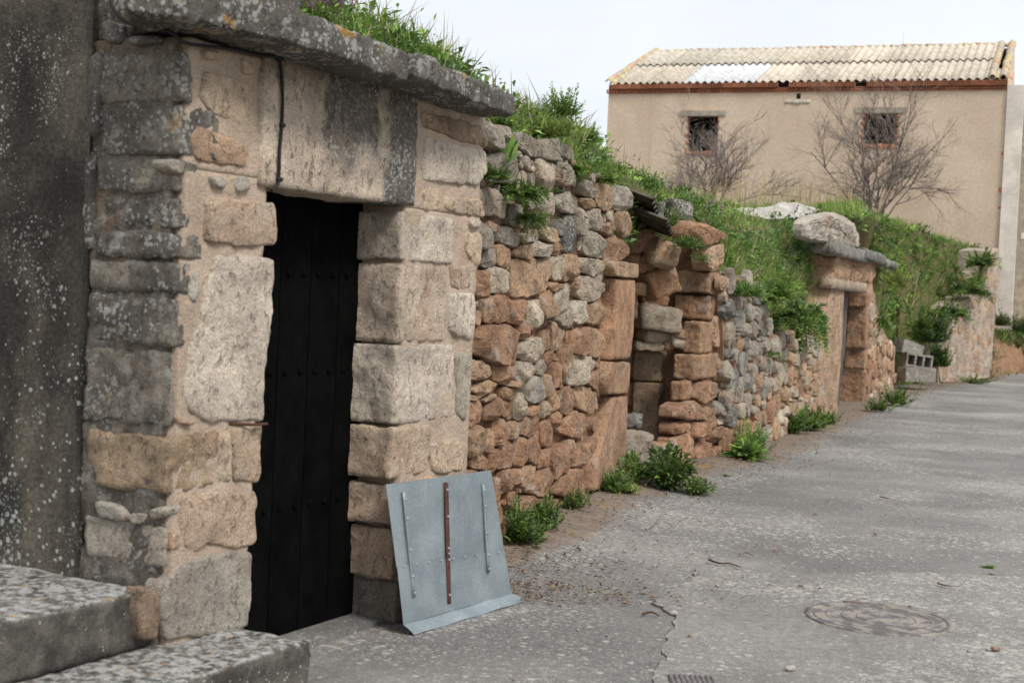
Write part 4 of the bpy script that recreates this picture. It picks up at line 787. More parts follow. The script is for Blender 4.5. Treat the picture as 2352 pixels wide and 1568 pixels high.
def hblock(px, py, Y, yaw, tilt, lab, holes=True, L1=.42):
    c = at(px, py, Y); W1, H1 = .2, .2; parts = []
    def bx(x0, x1, y0, y1, z0, z1): parts.append((np.array([(x, y, z) for z in (z0, z1) for x, y in ((x0, y0), (x1, y0), (x1, y1), (x0, y1))]), [(3, 2, 1, 0), (4, 5, 6, 7), (0, 1, 5, 4), (1, 2, 6, 5), (2, 3, 7, 6), (3, 0, 4, 7)]))
    t = .03
    if holes:
        bx(-L1/2, L1/2, -W1/2, W1/2, -H1/2, -H1/2+t); bx(-L1/2, L1/2, -W1/2, W1/2, H1/2-t, H1/2)
        for i in range(4): x = -L1/2+(L1-t)*i/3; bx(x, x+t, -W1/2+.001, W1/2-.001, -H1/2+t, H1/2-t)
        bx(-L1/2+t, L1/2-t, W1/2-.03, W1/2-.005, -H1/2+t, H1/2-t)
    else:
        bx(-L1/2, L1/2, -W1/2, W1/2, -H1/2, H1/2)
    V, Fc = merge(parts); Rm = np.array(Matrix.Rotation(math.radians(yaw), 3, 'Z') @ Matrix.Rotation(math.radians(tilt), 3, 'Y'))
    V = V*1.3@Rm.T+c; o = mesh('concrete_block', V, Fc, M['rubble'], color=(.34, .32, .28, .42), smooth=False); tag(o, lab, 'concrete block', 'concrete blocks dumped by the retaining wall')
hblock(*zJ(455, 1365), 26.6, 22, 0, 'left concrete block standing on the road edge under the pile', False, .23)
hblock(*zJ(585, 1368), 26.7, 8, 0, 'concrete block on the ground nearest the retaining wall', False, .25)
hblock(*zJ(520, 1258), 26.9, 12, 6, 'hollow concrete block with three open cells on the pile')
hblock(*zJ(455, 1165), 27.1, 30, 14, 'tilted concrete block on top of the pile', False)
# pale concrete vault roof lying in the top of the mound
def sheet_px(P):
    v = np.asarray(P)-EYEP; return np.stack([1176+FP*(v@RR)/(v@FF), 784-FP*(v@UU)/(v@FF)], -1)
VAULT = [(1678, 470), (1888, 470), (1886, 488), (1868, 500), (1830, 511), (1770, 514), (1710, 505), (1682, 492)]
def in_vault(P):
    q = sheet_px(P); return np.array([16 < p[1] < 24 and inpoly(x, VAULT) for p, x in zip(np.asarray(P), q)])
def cap():
    src = HG[:, 10:25]; ii = np.linspace(0, HN-1, HN*2); jj = np.linspace(0, src.shape[1]-1, 45)
    def bil(i, j):
        a_, b_ = int(min(i, HN-2)), int(min(j, src.shape[1]-2)); f, g_ = i-a_, j-b_; return (src[a_, b_]*(1-f)+src[a_+1, b_]*f)*(1-g_)+(src[a_, b_+1]*(1-f)+src[a_+1, b_+1]*f)*g_
    idx = {}; V = []; Fc = []
    grid = np.array([[bil(i, j) for j in jj] for i in ii if 200 < i/(HN-1)*(len(HC)-1)*20 < 340]); ok = in_vault(grid.reshape(-1, 3)).reshape(grid.shape[:2]); n2 = grid.shape[1]
    grid[..., 2] += .05
    for i in range(grid.shape[0]-1):
        for j in range(n2-1):
            if ok[i, j] and ok[i+1, j] and ok[i, j+1] and ok[i+1, j+1]:
                f = []
                for p in ((i, j), (i+1, j), (i+1, j+1), (i, j+1)):
                    if p not in idx: idx[p] = len(V); V.append(grid[p])
                    f.append(idx[p])
                Fc.append(tuple(f))
    n = len(V); V = np.array(V); V = np.vstack([V, V-UP*.12]); cnt = {}
    for f in Fc:
        for a_, b_ in zip(f, f[1:]+f[:1]): cnt[(a_, b_)] = 1
    side = [(a_, b_, b_+n, a_+n) for (a_, b_) in cnt if (b_, a_) not in cnt]
    tag(mesh('vault_roof', V, Fc+side, M['concrete'], color=(.41, .39, .35, 1)), 'pale concrete vault roof showing through the grassy mound', 'roof')
cap()

# ------------------------------------------------------------------ farm building on the rise
def inst(name, me, parent, M4, color=None):
    o = bpy.data.objects.new(name, me); COL.objects.link(o); o.parent = parent; m = M4.copy(); m.translation = Vector(M4.translation)-Vector(base_of(parent)); o.matrix_basis = m
    if color is not None: o.color = color
    return o
def m4(x, y, z, t): return Matrix(((x[0], y[0], z[0], t[0]), (x[1], y[1], z[1], t[1]), (x[2], y[2], z[2], t[2]), (0, 0, 0, 1)))
HR = at(2316, 184, 38.5); lo_, hi_ = 38., 60.
for _ in range(40):
    md = (lo_+hi_)/2
    if at(1399, 195, md)[2] < HR[2]: lo_ = md
    else: hi_ = md
HL = at(1399, 195, lo_); dd = HR-HL; HFm = Frame(HL, math.degrees(math.atan2(dd[0], dd[1]))); HW = float(np.linalg.norm(dd[:2])); HZ = float(HR[2])
fb = thing('farm_building', HFm.loc(HW/2, -2, 1.2), 'two-storey sand-plastered farm building with corrugated roof behind bare shrubs', 'building')
BH = .135
def rect(zf, x0, y0, x1, y1): a = HFm.uv(*zf(x0, y1)); b = HFm.uv(*zf(x1, y0)); return a[0], b[0], a[1], b[1]
w1_ = rect(zK, 768, 712, 1030, 1005); w2_ = rect(zL, 515, 612, 775, 845)
ZB, ZT = 1.0, HZ-2*BH
def wallpiece(u0, u1, v0, v1): return (HFm.locs([(u, w, v) for v in (v0, v1) for u, w in ((u0, 0), (u1, 0), (u1, -.35), (u0, -.35))]), [(3, 2, 1, 0), (4, 5, 6, 7), (0, 1, 5, 4), (1, 2, 6, 5), (2, 3, 7, 6), (3, 0, 4, 7)])
pcs = []; us_ = [0, w1_[0], w1_[1], w2_[0], w2_[1], HW-.02]
for i in range(5):
    if i in (1, 3):
        w = w1_ if i == 1 else w2_; pcs += [wallpiece(us_[i], us_[i+1], ZB, w[2]), wallpiece(us_[i], us_[i+1], w[3], ZT)]
    else: pcs.append(wallpiece(us_[i], us_[i+1], ZB, ZT))
wl = mesh('wall', *merge(pcs), M['plaster'], fb, smooth=False)
fbox('side_wall', HFm, (0, .35), (-8.4, -.351), (ZB, HZ-.1), M['plaster'], fb); fbox('side_wall', HFm, (HW-.37, HW-.02), (-8.4, -.351), (ZB, HZ-.1), M['plaster'], fb); fbox('back_wall', HFm, (.35, HW-.37), (-8.4, -8.1), (ZB, HZ-.1), M['plaster'], fb); fbox('upper_floor', HFm, (.35, HW-.37), (-8.1, -.36), (ZB+.6, ZB+.7), M['dark'], fb); fbox('partition', HFm, (.35, HW-.37), (-2.2, -2.1), (ZB+.7, HZ), M['dark'], fb)  # floor and partition coloured near-black, painting the shade of the closed room
rbr = random.Random(8)
for k_, w in enumerate((w1_, w2_)):
    wn = fbox('window_lintel', HFm, (w[0]-.22, w[1]+.2), (-.2, .035), (w[3]-.01, w[3]+.15), M['concrete'], fb, (.36, .32, .26, 1))
    for s_ in range(5):          # ragged broken brick jambs and sill
        for uu in (w[0], w[1]): rbox('jamb_brick', HFm.loc(uu, -.1+.01, w[2]+.1+(w[3]-w[2]-.2)*s_/4), (HFm.e, HFm.n, UP), (rbr.uniform(.01, .07), .118, rbr.uniform(.03, .07)), M['brick'], fb, (.48, .2, .11, 1), r=.02, amp=.02, freq=9, seg=.05)
        rbox('sill_brick', HFm.loc(w[0]+(w[1]-w[0])*(s_+.5)/5, -.1+.012, w[2]-.01), (HFm.e, HFm.n, UP), ((w[1]-w[0])/10, .118, rbr.uniform(.05, .09)), M['brick'], fb, (.46, .21, .12, 1), r=.02, amp=.02, freq=9, seg=.05)
# twig litter seen in the openings
q = HFm.uv(*zK(1650, 603)); rbox('beam_end', HFm.loc(q[0], .0, q[1]), (HFm.e, HFm.n, UP), (.36, .03, .06), M['concrete'], fb, (.52, .47, .4, 1), r=.02, amp=.03, freq=5, seg=.06)
q = HFm.uv(*zK(1655, 560)); fbox('putlog_hole', HFm, (q[0]-.06, q[0]+.06), (-.1, .003), (q[1]-.07, q[1]+.08), M['dark'], fb)  # solid near-black block: the hole's shade is painted, nothing is cut
q = HFm.uv(*zK(1608, 1398)); fbox('vent', HFm, (q[0]-.07, q[0]+.07), (-.1, .004), (q[1]-.12, q[1]+.1), M['dark'], fb)  # near-black block, painted shade of the vent opening
# hollow bricks of the eaves
def brickmesh():
    L1, Hh, D = .30, .118, .1; parts = []
    def bx(x0, x1, z0, z1, y0, y1): parts.append((np.array([(x, y, z) for z in (z0, z1) for x, y in ((x0, y0), (x1, y0), (x1, y1), (x0, y1))]), [(3, 2, 1, 0), (4, 5, 6, 7), (0, 1, 5, 4), (1, 2, 6, 5), (2, 3, 7, 6), (3, 0, 4, 7)]))
    t = .011
    for z in (0, (Hh-t)/2, Hh-t): bx(0, L1, z, z+t, 0, D)
    for i in range(6):
        x = (L1-t)*i/5; bx(x, x+t, t, (Hh-t)/2, .001, D); bx(x, x+t, (Hh+t)/2, Hh-t, .001, D)
    V, Fc = merge(parts); me = bpy.data.meshes.new('hollow_brick'); me.from_pydata([tuple(v) for v in V], [], Fc); me.materials.append(M['brick']); return me
bm_ = brickmesh()
fbox('eaves_backing', HFm, (.0, HW-.03), (-.34, -.0), (ZT, HZ-.02), M['dark'], fb)  # near-black strip paints the shade seen through the brick cells
for row in range(2):
    u = -.05+.12*row
    while u < HW-.2:
        L1 = .30+rbr.uniform(0, .02); f = rbr.uniform(.7, 1.15); w = .05+.07*row+rbr.uniform(-.015, .01)
        if rbr.random() > .04: inst('hollow_brick', bm_, fb, m4(HFm.e, -HFm.n, UP, HFm.loc(u, w, ZT+.006+row*BH+rbr.uniform(-.004, .004))), (.58*f, .245*f, .14*f, 1))
        u += L1
# roof
RL = pl(1507, 124, HL, HFm.e); run = -float((RL-HL)@HFm.n); rise = float(RL[2]-HL[2]); slen = math.hypot(run, rise); sl = (-HFm.n*run+UP*rise)/slen; sn = np.cross(HFm.e, sl)
if sn[2] < 0: sn = -sn
def sheetmesh(w, l, waves):
    V = []; n1 = waves*8
    for i in range(n1+1):
        for y in (0, l): V.append((w*i/n1, y, .035*math.cos(i/8*2*math.pi)))
    n = len(V); V += [(x, y, z-.008) for x, y, z in V]; Fc = []
    for i in range(n1): a = 2*i; Fc += [(a, a+2, a+3, a+1), (a+n, a+n+1, a+n+3, a+n+2), (a, a+n, a+2+n, a+2)]
    me = bpy.data.meshes.new('corrugated_sheet'); me.from_pydata(V, [], Fc); me.polygons.foreach_set('use_smooth', np.ones(len(me.polygons), bool)); me.materials.append(M['fibre']); return me
NS = 10; wv_ = 5; U0 = .1; sw = (HW-.48)/NS; lenA, lenB = slen*.56+.1, slen*.52
shA, shB = sheetmesh(sw+.04, lenA, wv_), sheetmesh(sw+.04, lenB, wv_)
for i in range(NS):
    for k_, me in enumerate((shA, shB)):
        f = rbr.uniform(.85, 1.1); c = (.56*f, .50*f, .41*f, 1)
        if k_ == 0 and i in (2, 3): c = (.60, .61, .62, 1)
        if k_ == 1 and i < 4: c = (.46*f, .42*f, .35*f, 1)
        p = HFm.loc(U0+i*sw, 0, HZ+.06)+sl*(-.10 if k_ == 0 else slen*.5)+sn*(.0 if k_ == 0 else .05)+sn*.004*(i % 2)
        o = inst('roof_sheet', me, fb, m4(HFm.e, sl, sn, p), c)
def tilemesh():
    V = []; Fc = []; n = 8
    for r, y in ((.11, 0), (.085, .44)):
        for rr_ in (r, r-.014):
            for i in range(n+1): a = math.pi*i/n; V.append((rr_*math.cos(a), y, rr_*math.sin(a)))
    m = n+1
    for i in range(n): Fc += [(i, i+1, i+1+2*m, i+2*m), (m+i, m+i+2*m, m+i+1+2*m, m+i+1), (i, i+m, i+1+m, i+1), (i+2*m, i+1+2*m, i+1+3*m, i+3*m)]
    me = bpy.data.meshes.new('roof_tile'); me.from_pydata(V, [], Fc); me.polygons.foreach_set('use_smooth', np.ones(len(me.polygons), bool)); me.materials.append(M['tile']); return me
tm = tilemesh()
def tcol(): return rbr.choice([(.50, .40, .28, 1), (.46, .38, .28, 1), (.52, .31, .20, 1), (.50, .42, .24, 1), (.42, .36, .29, 1)])
ridge0 = HFm.loc(-.05, -run, HZ+rise+.02)
for i in range(int(HW/.36)): inst('ridge_tile', tm, fb, m4(-HFm.n, HFm.e, UP, ridge0+HFm.e*(i*.36)+UP*rbr.uniform(-.01, .03)), tcol())
nT = int(slen/.36)
for uu in (.0, HW-.42, HW-.12):
    for i in range(nT+1): inst('verge_tile', tm, fb, m4(HFm.e, -sl, sn, HFm.loc(uu+rbr.uniform(-.02, .02), 0, HZ+.06)+sl*(i*.36+.3)+sn*(.03+.01*rbr.random())), tcol())
    for i in range(3): inst('verge_tile', tm, fb, m4(HFm.e, -sl, sn, HFm.loc(uu+.13, 0, HZ+.02)+sl*(i*.36+.3)), tcol())
# rear slope and gables
gp = HFm.locs([(0.02, -.02, HZ-.1), (.02, -run, HZ+rise-.05), (.02, -8.3, HZ-.2), (HW-.05, -.02, HZ-.1), (HW-.05, -run, HZ+rise-.05), (HW-.05, -8.3, HZ-.2)])
mesh('rear_slope', gp, [(0, 2, 1), (3, 4, 5), (1, 2, 5, 4)], M['plaster'], fb, smooth=False)
# whitewashed corner pier
q0 = HFm.uv(2319, 400)[0]; fbox('corner_pier', HFm, (HW-.01, HW+.42), (-.6, .06), (ZB-.5, HZ-.15), M['whitewash'], fb)
for i in range(9): rbox('exposed_brick', HFm.loc(HW-.02+rbr.uniform(-.05, .03), .0, rbr.uniform(2.6, HZ-.6)), (HFm.e, HFm.n, UP), (rbr.uniform(.04, .09), .012, .04), M['brick'], fb, (.5, .2, .1, 1), r=.01, amp=.015, seg=.04)
nb_ = thing('neighbouring_building', HFm.loc(HW+2, -2, 1), 'grey rendered building at the street end beyond the white pier', 'building')
fbox('wall', HFm, (HW+.2, HW+7), (-5, -.62), (ZB-1, HZ-.3), M['concrete'], nb_, (.36, .315, .25, 1))
q = HFm.uv(2350, 541, -.62); fbox('house_plate', HFm, (q[0]-.05, q[0]+.2), (-.618, -.60), (q[1]-.09, q[1]+.07), M['whitewash'], nb_)
fbox('roof_edge', HFm, (HW+.45, HW+7.1), (-5.1, -.58), (HZ-.297, HZ-.2), M['concrete'], nb_, (.4, .36, .3, 1))
# earth bank at the street end
def bank():
    nu, nv = 40, 16; V = []
    pr = [(gr(2262, 868, 0), at(2280, 740, 36.5)), (gr(2352, 857, 0), at(2352, 748, 38.3)), (gr(2470, 850, 0), at(2470, 745, 39.3))]
    for i in range(nu):
        t = i/(nu-1); a, b = cr([p[0] for p in pr], t), cr([p[1] for p in pr], t); a = a-UP*.15
        for j in range(nv):
            s = j/(nv-1); q = a+(b-a)*s if s < .8 else (a+(b-a)*.8)+np.array([.2, 6, 0])*(s-.8)/.2
            if s < .8: q = q+UP*.35*math.sin(s/.8*math.pi)*.5
            V.append(q)
    V = np.array(V); V[:, 2] += nz(V, 1.2, 3)*.12; k = (np.arange(nu-1)[:, None]*nv+np.arange(nv-1)[None]).ravel()
    tag(mesh('earth_bank', V, np.c_[k, k+nv, k+nv+1, k+1], M['earth'], origin=(0, 0, 0)), kind='structure'); return V
BK = bank()

# ------------------------------------------------------------------ street ironwork and litter
mc = gr(2020, 1420, .01); mr = .343
mh = thing('manhole_cover', (mc[0], mc[1], .010), 'round worn iron manhole cover set in the rough concrete', 'manhole cover')
def ring(r0, r1, z0, z1, n=64):
    V = [(mc[0]+r*math.cos(a), mc[1]+r*math.sin(a), z) for r, z in ((r1, z0), (r1, z1), (r0, z1), (r0, z0)) for a in [2*math.pi*i/n for i in range(n)]]
    return np.array(V), [(k_*n+i, k_*n+(i+1) % n, ((k_+1) % 4)*n+(i+1) % n, ((k_+1) % 4)*n+i) for k_ in range(4) for i in range(n)]
V, Fc = ring(mr-.035, mr, .0, .015); mesh('frame_ring', V, Fc, M['cover'], mh)
n = 64; V = [(mc[0], mc[1], .014)]+[(mc[0]+(mr-.042)*math.cos(2*math.pi*i/n), mc[1]+(mr-.042)*math.sin(2*math.pi*i/n), z) for z in (.014, 0) for i in range(n)]
mesh('lid', V, [(0, 1+i, 1+(i+1) % n) for i in range(n)]+[(1+i, 1+n+i, 1+n+(i+1) % n, 1+(i+1) % n) for i in range(n)], M['cover'], mh, smooth=False)
for r in (.10, .17, .24): V, Fc = ring(r-.008, r+.008, .010, .0155); mesh('raised_ring', V, Fc, M['cover'], mh)
dg = thing('drain_grate', gr(1590, 1590, .01), 'small square iron access lid with ribbed pattern in the road', 'grate')
g0 = gr(1533, 1551, .01); g1 = gr(1640, 1556, .01); gx = (g1-g0)/np.linalg.norm(g1-g0); gx[2] = 0; gy = np.array([gx[1], -gx[0], 0]); gw = float(np.linalg.norm(g1-g0))
gc = g0+gx*gw/2+gy*gw/2; rbox('lid', gc+UP*.001, (gx, gy, UP), (gw/2, gw/2, .006), M['iron'], dg, None, r=.002, amp=0, seg=.1)
for i in range(9):
    for j in range(9): rbox('raised_stud', g0+gx*gw*(i+.5)/9+gy*gw*(j+.5)/9+UP*.008, (gx, gy, UP), (gw/26, gw/30, .004), M['iron'], dg, None, r=.002, amp=0, seg=.1)
rP = random.Random(21)
pm = []
for i in range(5):
    V, Fc = cube_lattice(4, 4, 4); P = V/np.maximum(np.linalg.norm(V, axis=1, keepdims=True), .1)*np.array([1, .75, .55]); P = P*(1+.35*nz(P, 1.2, 2, i*9.))[:, None]; me = bpy.data.meshes.new('pebble'); me.from_pydata([tuple(v) for v in P], [], [tuple(f) for f in Fc]); me.materials.append(M['concrete']); pm.append(me)
PX = [(1845, 600), (1870, 433), (1685, 488), (1303, 1098), (852, 946), (2225, 1010), (1440, 730), (780, 848), (345, 690), (745, 370), (460, 718), (690, 770), (272, 808), (560, 800), (560, 575), (730, 540), (950, 590), (1235, 560), (1415, 397), (1525, 382), (1965, 178), (1640, 305), (867, 574), (1745, 822), (1610, 790), (1720, 822), (1840, 812), (645, 612), (455, 328), (1490, 325), (1350, 720), (975, 722), (2250, 463), (525, 505), (1090, 680), (2190, 1008), (350, 918), (62, 1142), (420, 730), (150, 580)]
for i, (x, y) in enumerate(PX):
    p = gr(*zM(x, y), .012); s = rP.uniform(.006, .017)*(1.35 if i < 8 else .9); o = bpy.data.objects.new('pebble', rP.choice(pm)); COL.objects.link(o)
    o.location = Vector((p[0], p[1], .010+s*.42+float(road_h(np.array([p[0]]), np.array([p[1]]))[0]))); o.scale = (s, s, s); o.rotation_euler = (0, 0, rP.uniform(0, 6)); red = rP.random() < .45; o.color = (.34, .24, .175, 1) if red else (.5, .47, .42, 1)
    tag(o, 'small reddish pebble lying loose on the concrete street' if red else 'small pale pebble lying loose on the concrete street', 'pebble', 'reddish pebbles on the street' if red else 'pale pebbles on the street')
for k_, (pts, lb) in enumerate([([(938, 606), (985, 622), (1030, 622), (1080, 640)], 'dark bent twig on the broken edge of the concrete patch'), ([(1705, 322), (1735, 328), (1768, 335)], 'short straight twig lying alone on the grey street'), ([(1965, 712), (2010, 722), (2062, 726)], 'thin twig between the manhole and the small grass tufts'), ([(1075, 580), (1100, 572), (1140, 588)], 'curled dry twig with brown leaf on the street'), ([(640, 850), (680, 842), (715, 858)], 'brown shrivelled leaf stalk beside the concrete joint'), ([(1540, 792), (1600, 794), (1690, 806)], 'long thin twig touching the manhole rim'), ([(655, 470), (700, 440), (725, 405)], 'thin branched twig lying before the rubble wall')]):
    P = [gr(*zM(x, y), .016+.006*(i % 2)) for i, (x, y) in enumerate(pts)]; P = [cr(P, t) for t in np.linspace(0, 1, 10)]; V, Fc = tube(P, np.linspace(.006, .003, 10), 6); V[:, 2] += .004; tag(mesh('twig', V, Fc, M['bark'] if k_ not in (0, 4) else M['rust']), lb, 'twig', 'twigs on the street')

# ------------------------------------------------------------------ vegetation
def leafmesh(B, D, Lh, Wd, bend, col, fold=.25):
    """B base, D unit direction, Lh length, Wd width, bend droop; 5 verts / 4 faces a leaf"""
    n = len(B); D = D/np.maximum(np.linalg.norm(D, axis=1, keepdims=True), 1e-6)
    sidev = np.cross(D, np.array([0, 0, 1.])); sidev += rng.normal(0, .35, (n, 3)); sidev -= D*(sidev*D).sum(1, keepdims=True); sidev /= np.maximum(np.linalg.norm(sidev, axis=1, keepdims=True), 1e-6)
    nn = np.cross(sidev, D); Lh = Lh[:, None]; Wd = Wd[:, None]; bend = bend[:, None]
    mid = B+D*Lh*.5-np.array([0, 0, 1.])*bend*Lh*.12; tip = B+D*Lh-np.array([0, 0, 1.])*bend*Lh*.5
    V = np.stack([B, mid+sidev*Wd*.5+nn*Wd*fold, mid, mid-sidev*Wd*.5+nn*Wd*fold, tip], 1).reshape(-1, 3)
    k = np.arange(n)[:, None]*5; F_ = np.concatenate([k+np.array([[0, 1, 2]]), k+np.array([[0, 2, 3]]), k+np.array([[2, 1, 4]]), k+np.array([[3, 2, 4]])], 0)
    return V, F_, np.repeat(col, 5, 0)
def join(parts):
    V = []; Fc = []; C = []; o = 0
    for v, f, c in parts: V.append(v); Fc.append(f+o); C.append(c); o += len(v)
    return np.vstack(V), np.vstack(Fc), np.vstack(C)
GREEN = np.array([[.085, .165, .035], [.13, .235, .045], [.20, .32, .065], [.26, .37, .10], [.14, .22, .10]])*1.12
def gcol(n, shift=0., dark=1.): c = GREEN[rng.integers(0, len(GREEN), n)]*rng.uniform(.75, 1.3, (n, 1))*dark; c[:, 0] += shift; return c
def rdir(n, up=1., spread=.6): d = rng.normal(0, spread, (n, 3)); d[:, 2] = np.abs(d[:, 2])*.6+up; return d
def samp(n, js, weight):
    i0 = np.arange(HN-1)[:, None]; j0 = np.arange(js[0], js[1])[None]
    a, b, c, d = HG[i0, j0], HG[i0+1, j0], HG[i0+1, j0+1], HG[i0, j0+1]; ar = np.linalg.norm(np.cross(c-a, d-b), axis=-1)*.5; ce = (a+b+c+d)/4
    w = (ar*weight(ce)).ravel(); w = w/w.sum(); k = rng.choice(len(w), n, p=w); i, j = k//(js[1]-js[0]), k % (js[1]-js[0])+js[0]; s, t = rng.random((n, 1)), rng.random((n, 1))
    return (HG[i, j]*(1-s)+HG[i+1, j]*s)*(1-t)+(HG[i, j+1]*(1-s)+HG[i+1, j+1]*s)*t
wt = lambda c: (8/np.maximum(c[..., 1], 6))**.9*(c[..., 0] > -2.2)
def patch_val(P, f=1.1, seed=0.): return nz(P, f, 2, seed)
def hill_grass():
    parts = []
    B = samp(150000, (0, 24), wt); pv = patch_val(B, 1.1); p2 = patch_val(B, 2.6, 5.); keep = (rng.random(len(B)) < np.clip(1.15-1.4*np.maximum(p2-.05, 0)*2, .18, 1)) & ~(in_vault(B) & (rng.random(len(B)) < .93)); B, pv, p2 = B[keep], pv[keep], p2[keep]; n = len(B)
    tall = np.clip((pv-.05)*4, 0, 1); Lh = rng.uniform(.04, .12, n)*(1+1.7*tall*rng.uniform(.3, 1.2, n)); c = gcol(n); mixv = np.clip(pv*1.6+.25, 0, 1)[:, None]; c = c*(1-mixv*.5)+np.array([.27, .36, .09])*mixv*.5*rng.uniform(.8, 1.2, (n, 1)); c *= (1+.35*np.clip(p2, -1, 1))[:, None]
    dry = rng.random(n) < .07+.10*(p2 > .15); c[dry] = np.array([.42, .34, .18])*rng.uniform(.6, 1.2, (dry.sum(), 1)); Lh[dry] *= 1.5
    parts.append(leafmesh(B, rdir(n, 1., .6), Lh, rng.uniform(.004, .008, n)*(1+B[:, 1]*.04), rng.uniform(.1, 1.1, n), c))
    C = samp(5200, (0, 22), wt); q1 = patch_val(C, 1.1); q2 = patch_val(C, 2.1, 9.); kp = (q1 < .25) & ~in_vault(C) & (rng.random(len(C)) < np.clip(.95-1.3*np.maximum(q2, 0), .15, 1)); C, q1, q2 = C[kp], q1[kp], q2[kp]
    m = 24; rs_ = rng.uniform(.05, .14, len(C))*(1+.9*(rng.random(len(C)) < .2)); r = np.repeat(rs_, m); Cn = np.repeat(C, m, 0); n = len(Cn); lk = np.repeat(rng.choice([.55, .8, 1.2], len(C)), m)
    dv = rdir(n, .35, .8); dv /= np.linalg.norm(dv, axis=1, keepdims=True); h = rng.random(n)**.6
    Bp = Cn+dv*(r*h*.85)[:, None]; cl = np.repeat(gcol(len(C), 0, 1.)*np.clip(1+.6*q1[:, None]+.5*q2[:, None], .5, 1.4), m, 0)*rng.uniform(.75, 1.25, (n, 1))
    parts.append(leafmesh(Bp, dv+rng.normal(0, .5, (n, 3)), lk*rng.uniform(.03, .075, n)*(1+.03*np.maximum(Bp[:, 1]-7, 0)), lk*rng.uniform(.013, .03, n)*(1+.03*np.maximum(Bp[:, 1]-7, 0)), rng.uniform(0, .8, n), cl))
    T = samp(900, (1, 21), wt); n = len(T); parts.append(leafmesh(T, rdir(n, 1., .35), rng.uniform(.16, .38, n), rng.uniform(.004, .007, n)*(1+T[:, 1]*.03), rng.uniform(0, .5, n), np.array([[.45, .37, .22]])*rng.uniform(.5, 1.1, (n, 1)), .05))
    V, Fc, Cc = join(parts); tag(mesh('grass', V, Fc, M['leaf'], colattr=Cc, origin=(0, 0, 0)), 'spring grass and low weeds covering the mounds', 'grass', kind='stuff')
hill_grass()
def flowers():
    w1 = lambda c: ((c[..., 1] < 7.7)*(c[..., 0] < -.9)*(c[..., 0] > -1.9)*30+.35)*wt(c)
    C = samp(800, (1, 20), w1); parts = []; m = 9; n = len(C)*m; Cn = np.repeat(C, m, 0); z = np.tile(np.linspace(.4, 1, m), len(C)); hh = np.repeat(rng.uniform(.09, .2, len(C)), m); lean = np.repeat(rng.normal(0, .25, (len(C), 2)), m, 0)
    Bp = Cn+np.c_[lean*(hh*z)[:, None], hh*z]; col = np.where((np.arange(n) % m >= 5)[:, None], np.array([[.30, .11, .32]]), np.array([[.11, .12, .05]]))*rng.uniform(.7, 1.3, (n, 1)); big = .012*np.maximum(Bp[:, 1]-6, 0)*.12
    parts.append(leafmesh(Bp, rdir(n, .2, .9), rng.uniform(.014, .026, n)+big, rng.uniform(.010, .018, n)+big, rng.uniform(0, .6, n), col))
    st_ = leafmesh(C, np.c_[lean[::m], np.ones(len(C))], hh[::m]*1.02, np.full(len(C), .004), np.zeros(len(C)), np.tile([[.12, .12, .06]], (len(C), 1))); parts.append(st_)
    V, Fc, Cc = join(parts); tag(mesh('wildflowers', V, Fc, M['leaf'], colattr=Cc, origin=(0, 0, 0)), 'purple dead-nettle flowers scattered through the grass', 'wildflowers', kind='stuff')
flowers()
def straw():
    n = 260; xs = rng.uniform(1630, 1960, n); Yv = rng.uniform(21, 29, n); B = np.array([at(x, 484+rng.uniform(-5, 4), y) for x, y in zip(xs, Yv)]); parts = []
    col = np.array([[.42, .33, .18]])*rng.uniform(.7, 1.25, (n, 1)); d = rdir(n, 1, .16); parts.append(leafmesh(B, d, rng.uniform(.3, .95, n), rng.uniform(.008, .016, n), rng.uniform(0, .7, n), col, 0.05))
    n = 4000; xs = rng.uniform(1620, 1980, n); Yv = rng.uniform(20, 27, n); B = np.array([at(x, 488+rng.uniform(-5, 8), y) for x, y in zip(xs, Yv)]); B = B[~in_vault(B)]; n = len(B); c = gcol(n, .03, 1.1); parts.append(leafmesh(B, rdir(n, 1, .4), rng.uniform(.12, .32, n), rng.uniform(.008, .016, n), rng.uniform(0, .9, n), c))
    xs2 = [(2096, 700, 25.5, .9), (2135, 690, 27, .8), (2010, 505, 20.3, .75), (2085, 720, 25.3, .7), (2110, 770, 26.5, 1.0), (2150, 775, 28, .9)]
    B = np.array([at(a, b, c_) for a, b, c_, _ in xs2]); parts.append(leafmesh(B, np.array([(.3, 0, 1)]*len(xs2))+rng.normal(0, .25, (len(xs2), 3)), np.array([q[3] for q in xs2]), np.full(len(xs2), .016), np.full(len(xs2), .3), np.tile([[.5, .4, .26]], (len(xs2), 1)), .05))
    V, Fc, Cc = join(parts); tag(mesh('dry_grass', V, Fc, M['leaf'], colattr=Cc, origin=(0, 0, 0)), 'tall dry straw stalks along the crest before the farm building', 'dry grass', kind='stuff')
straw()
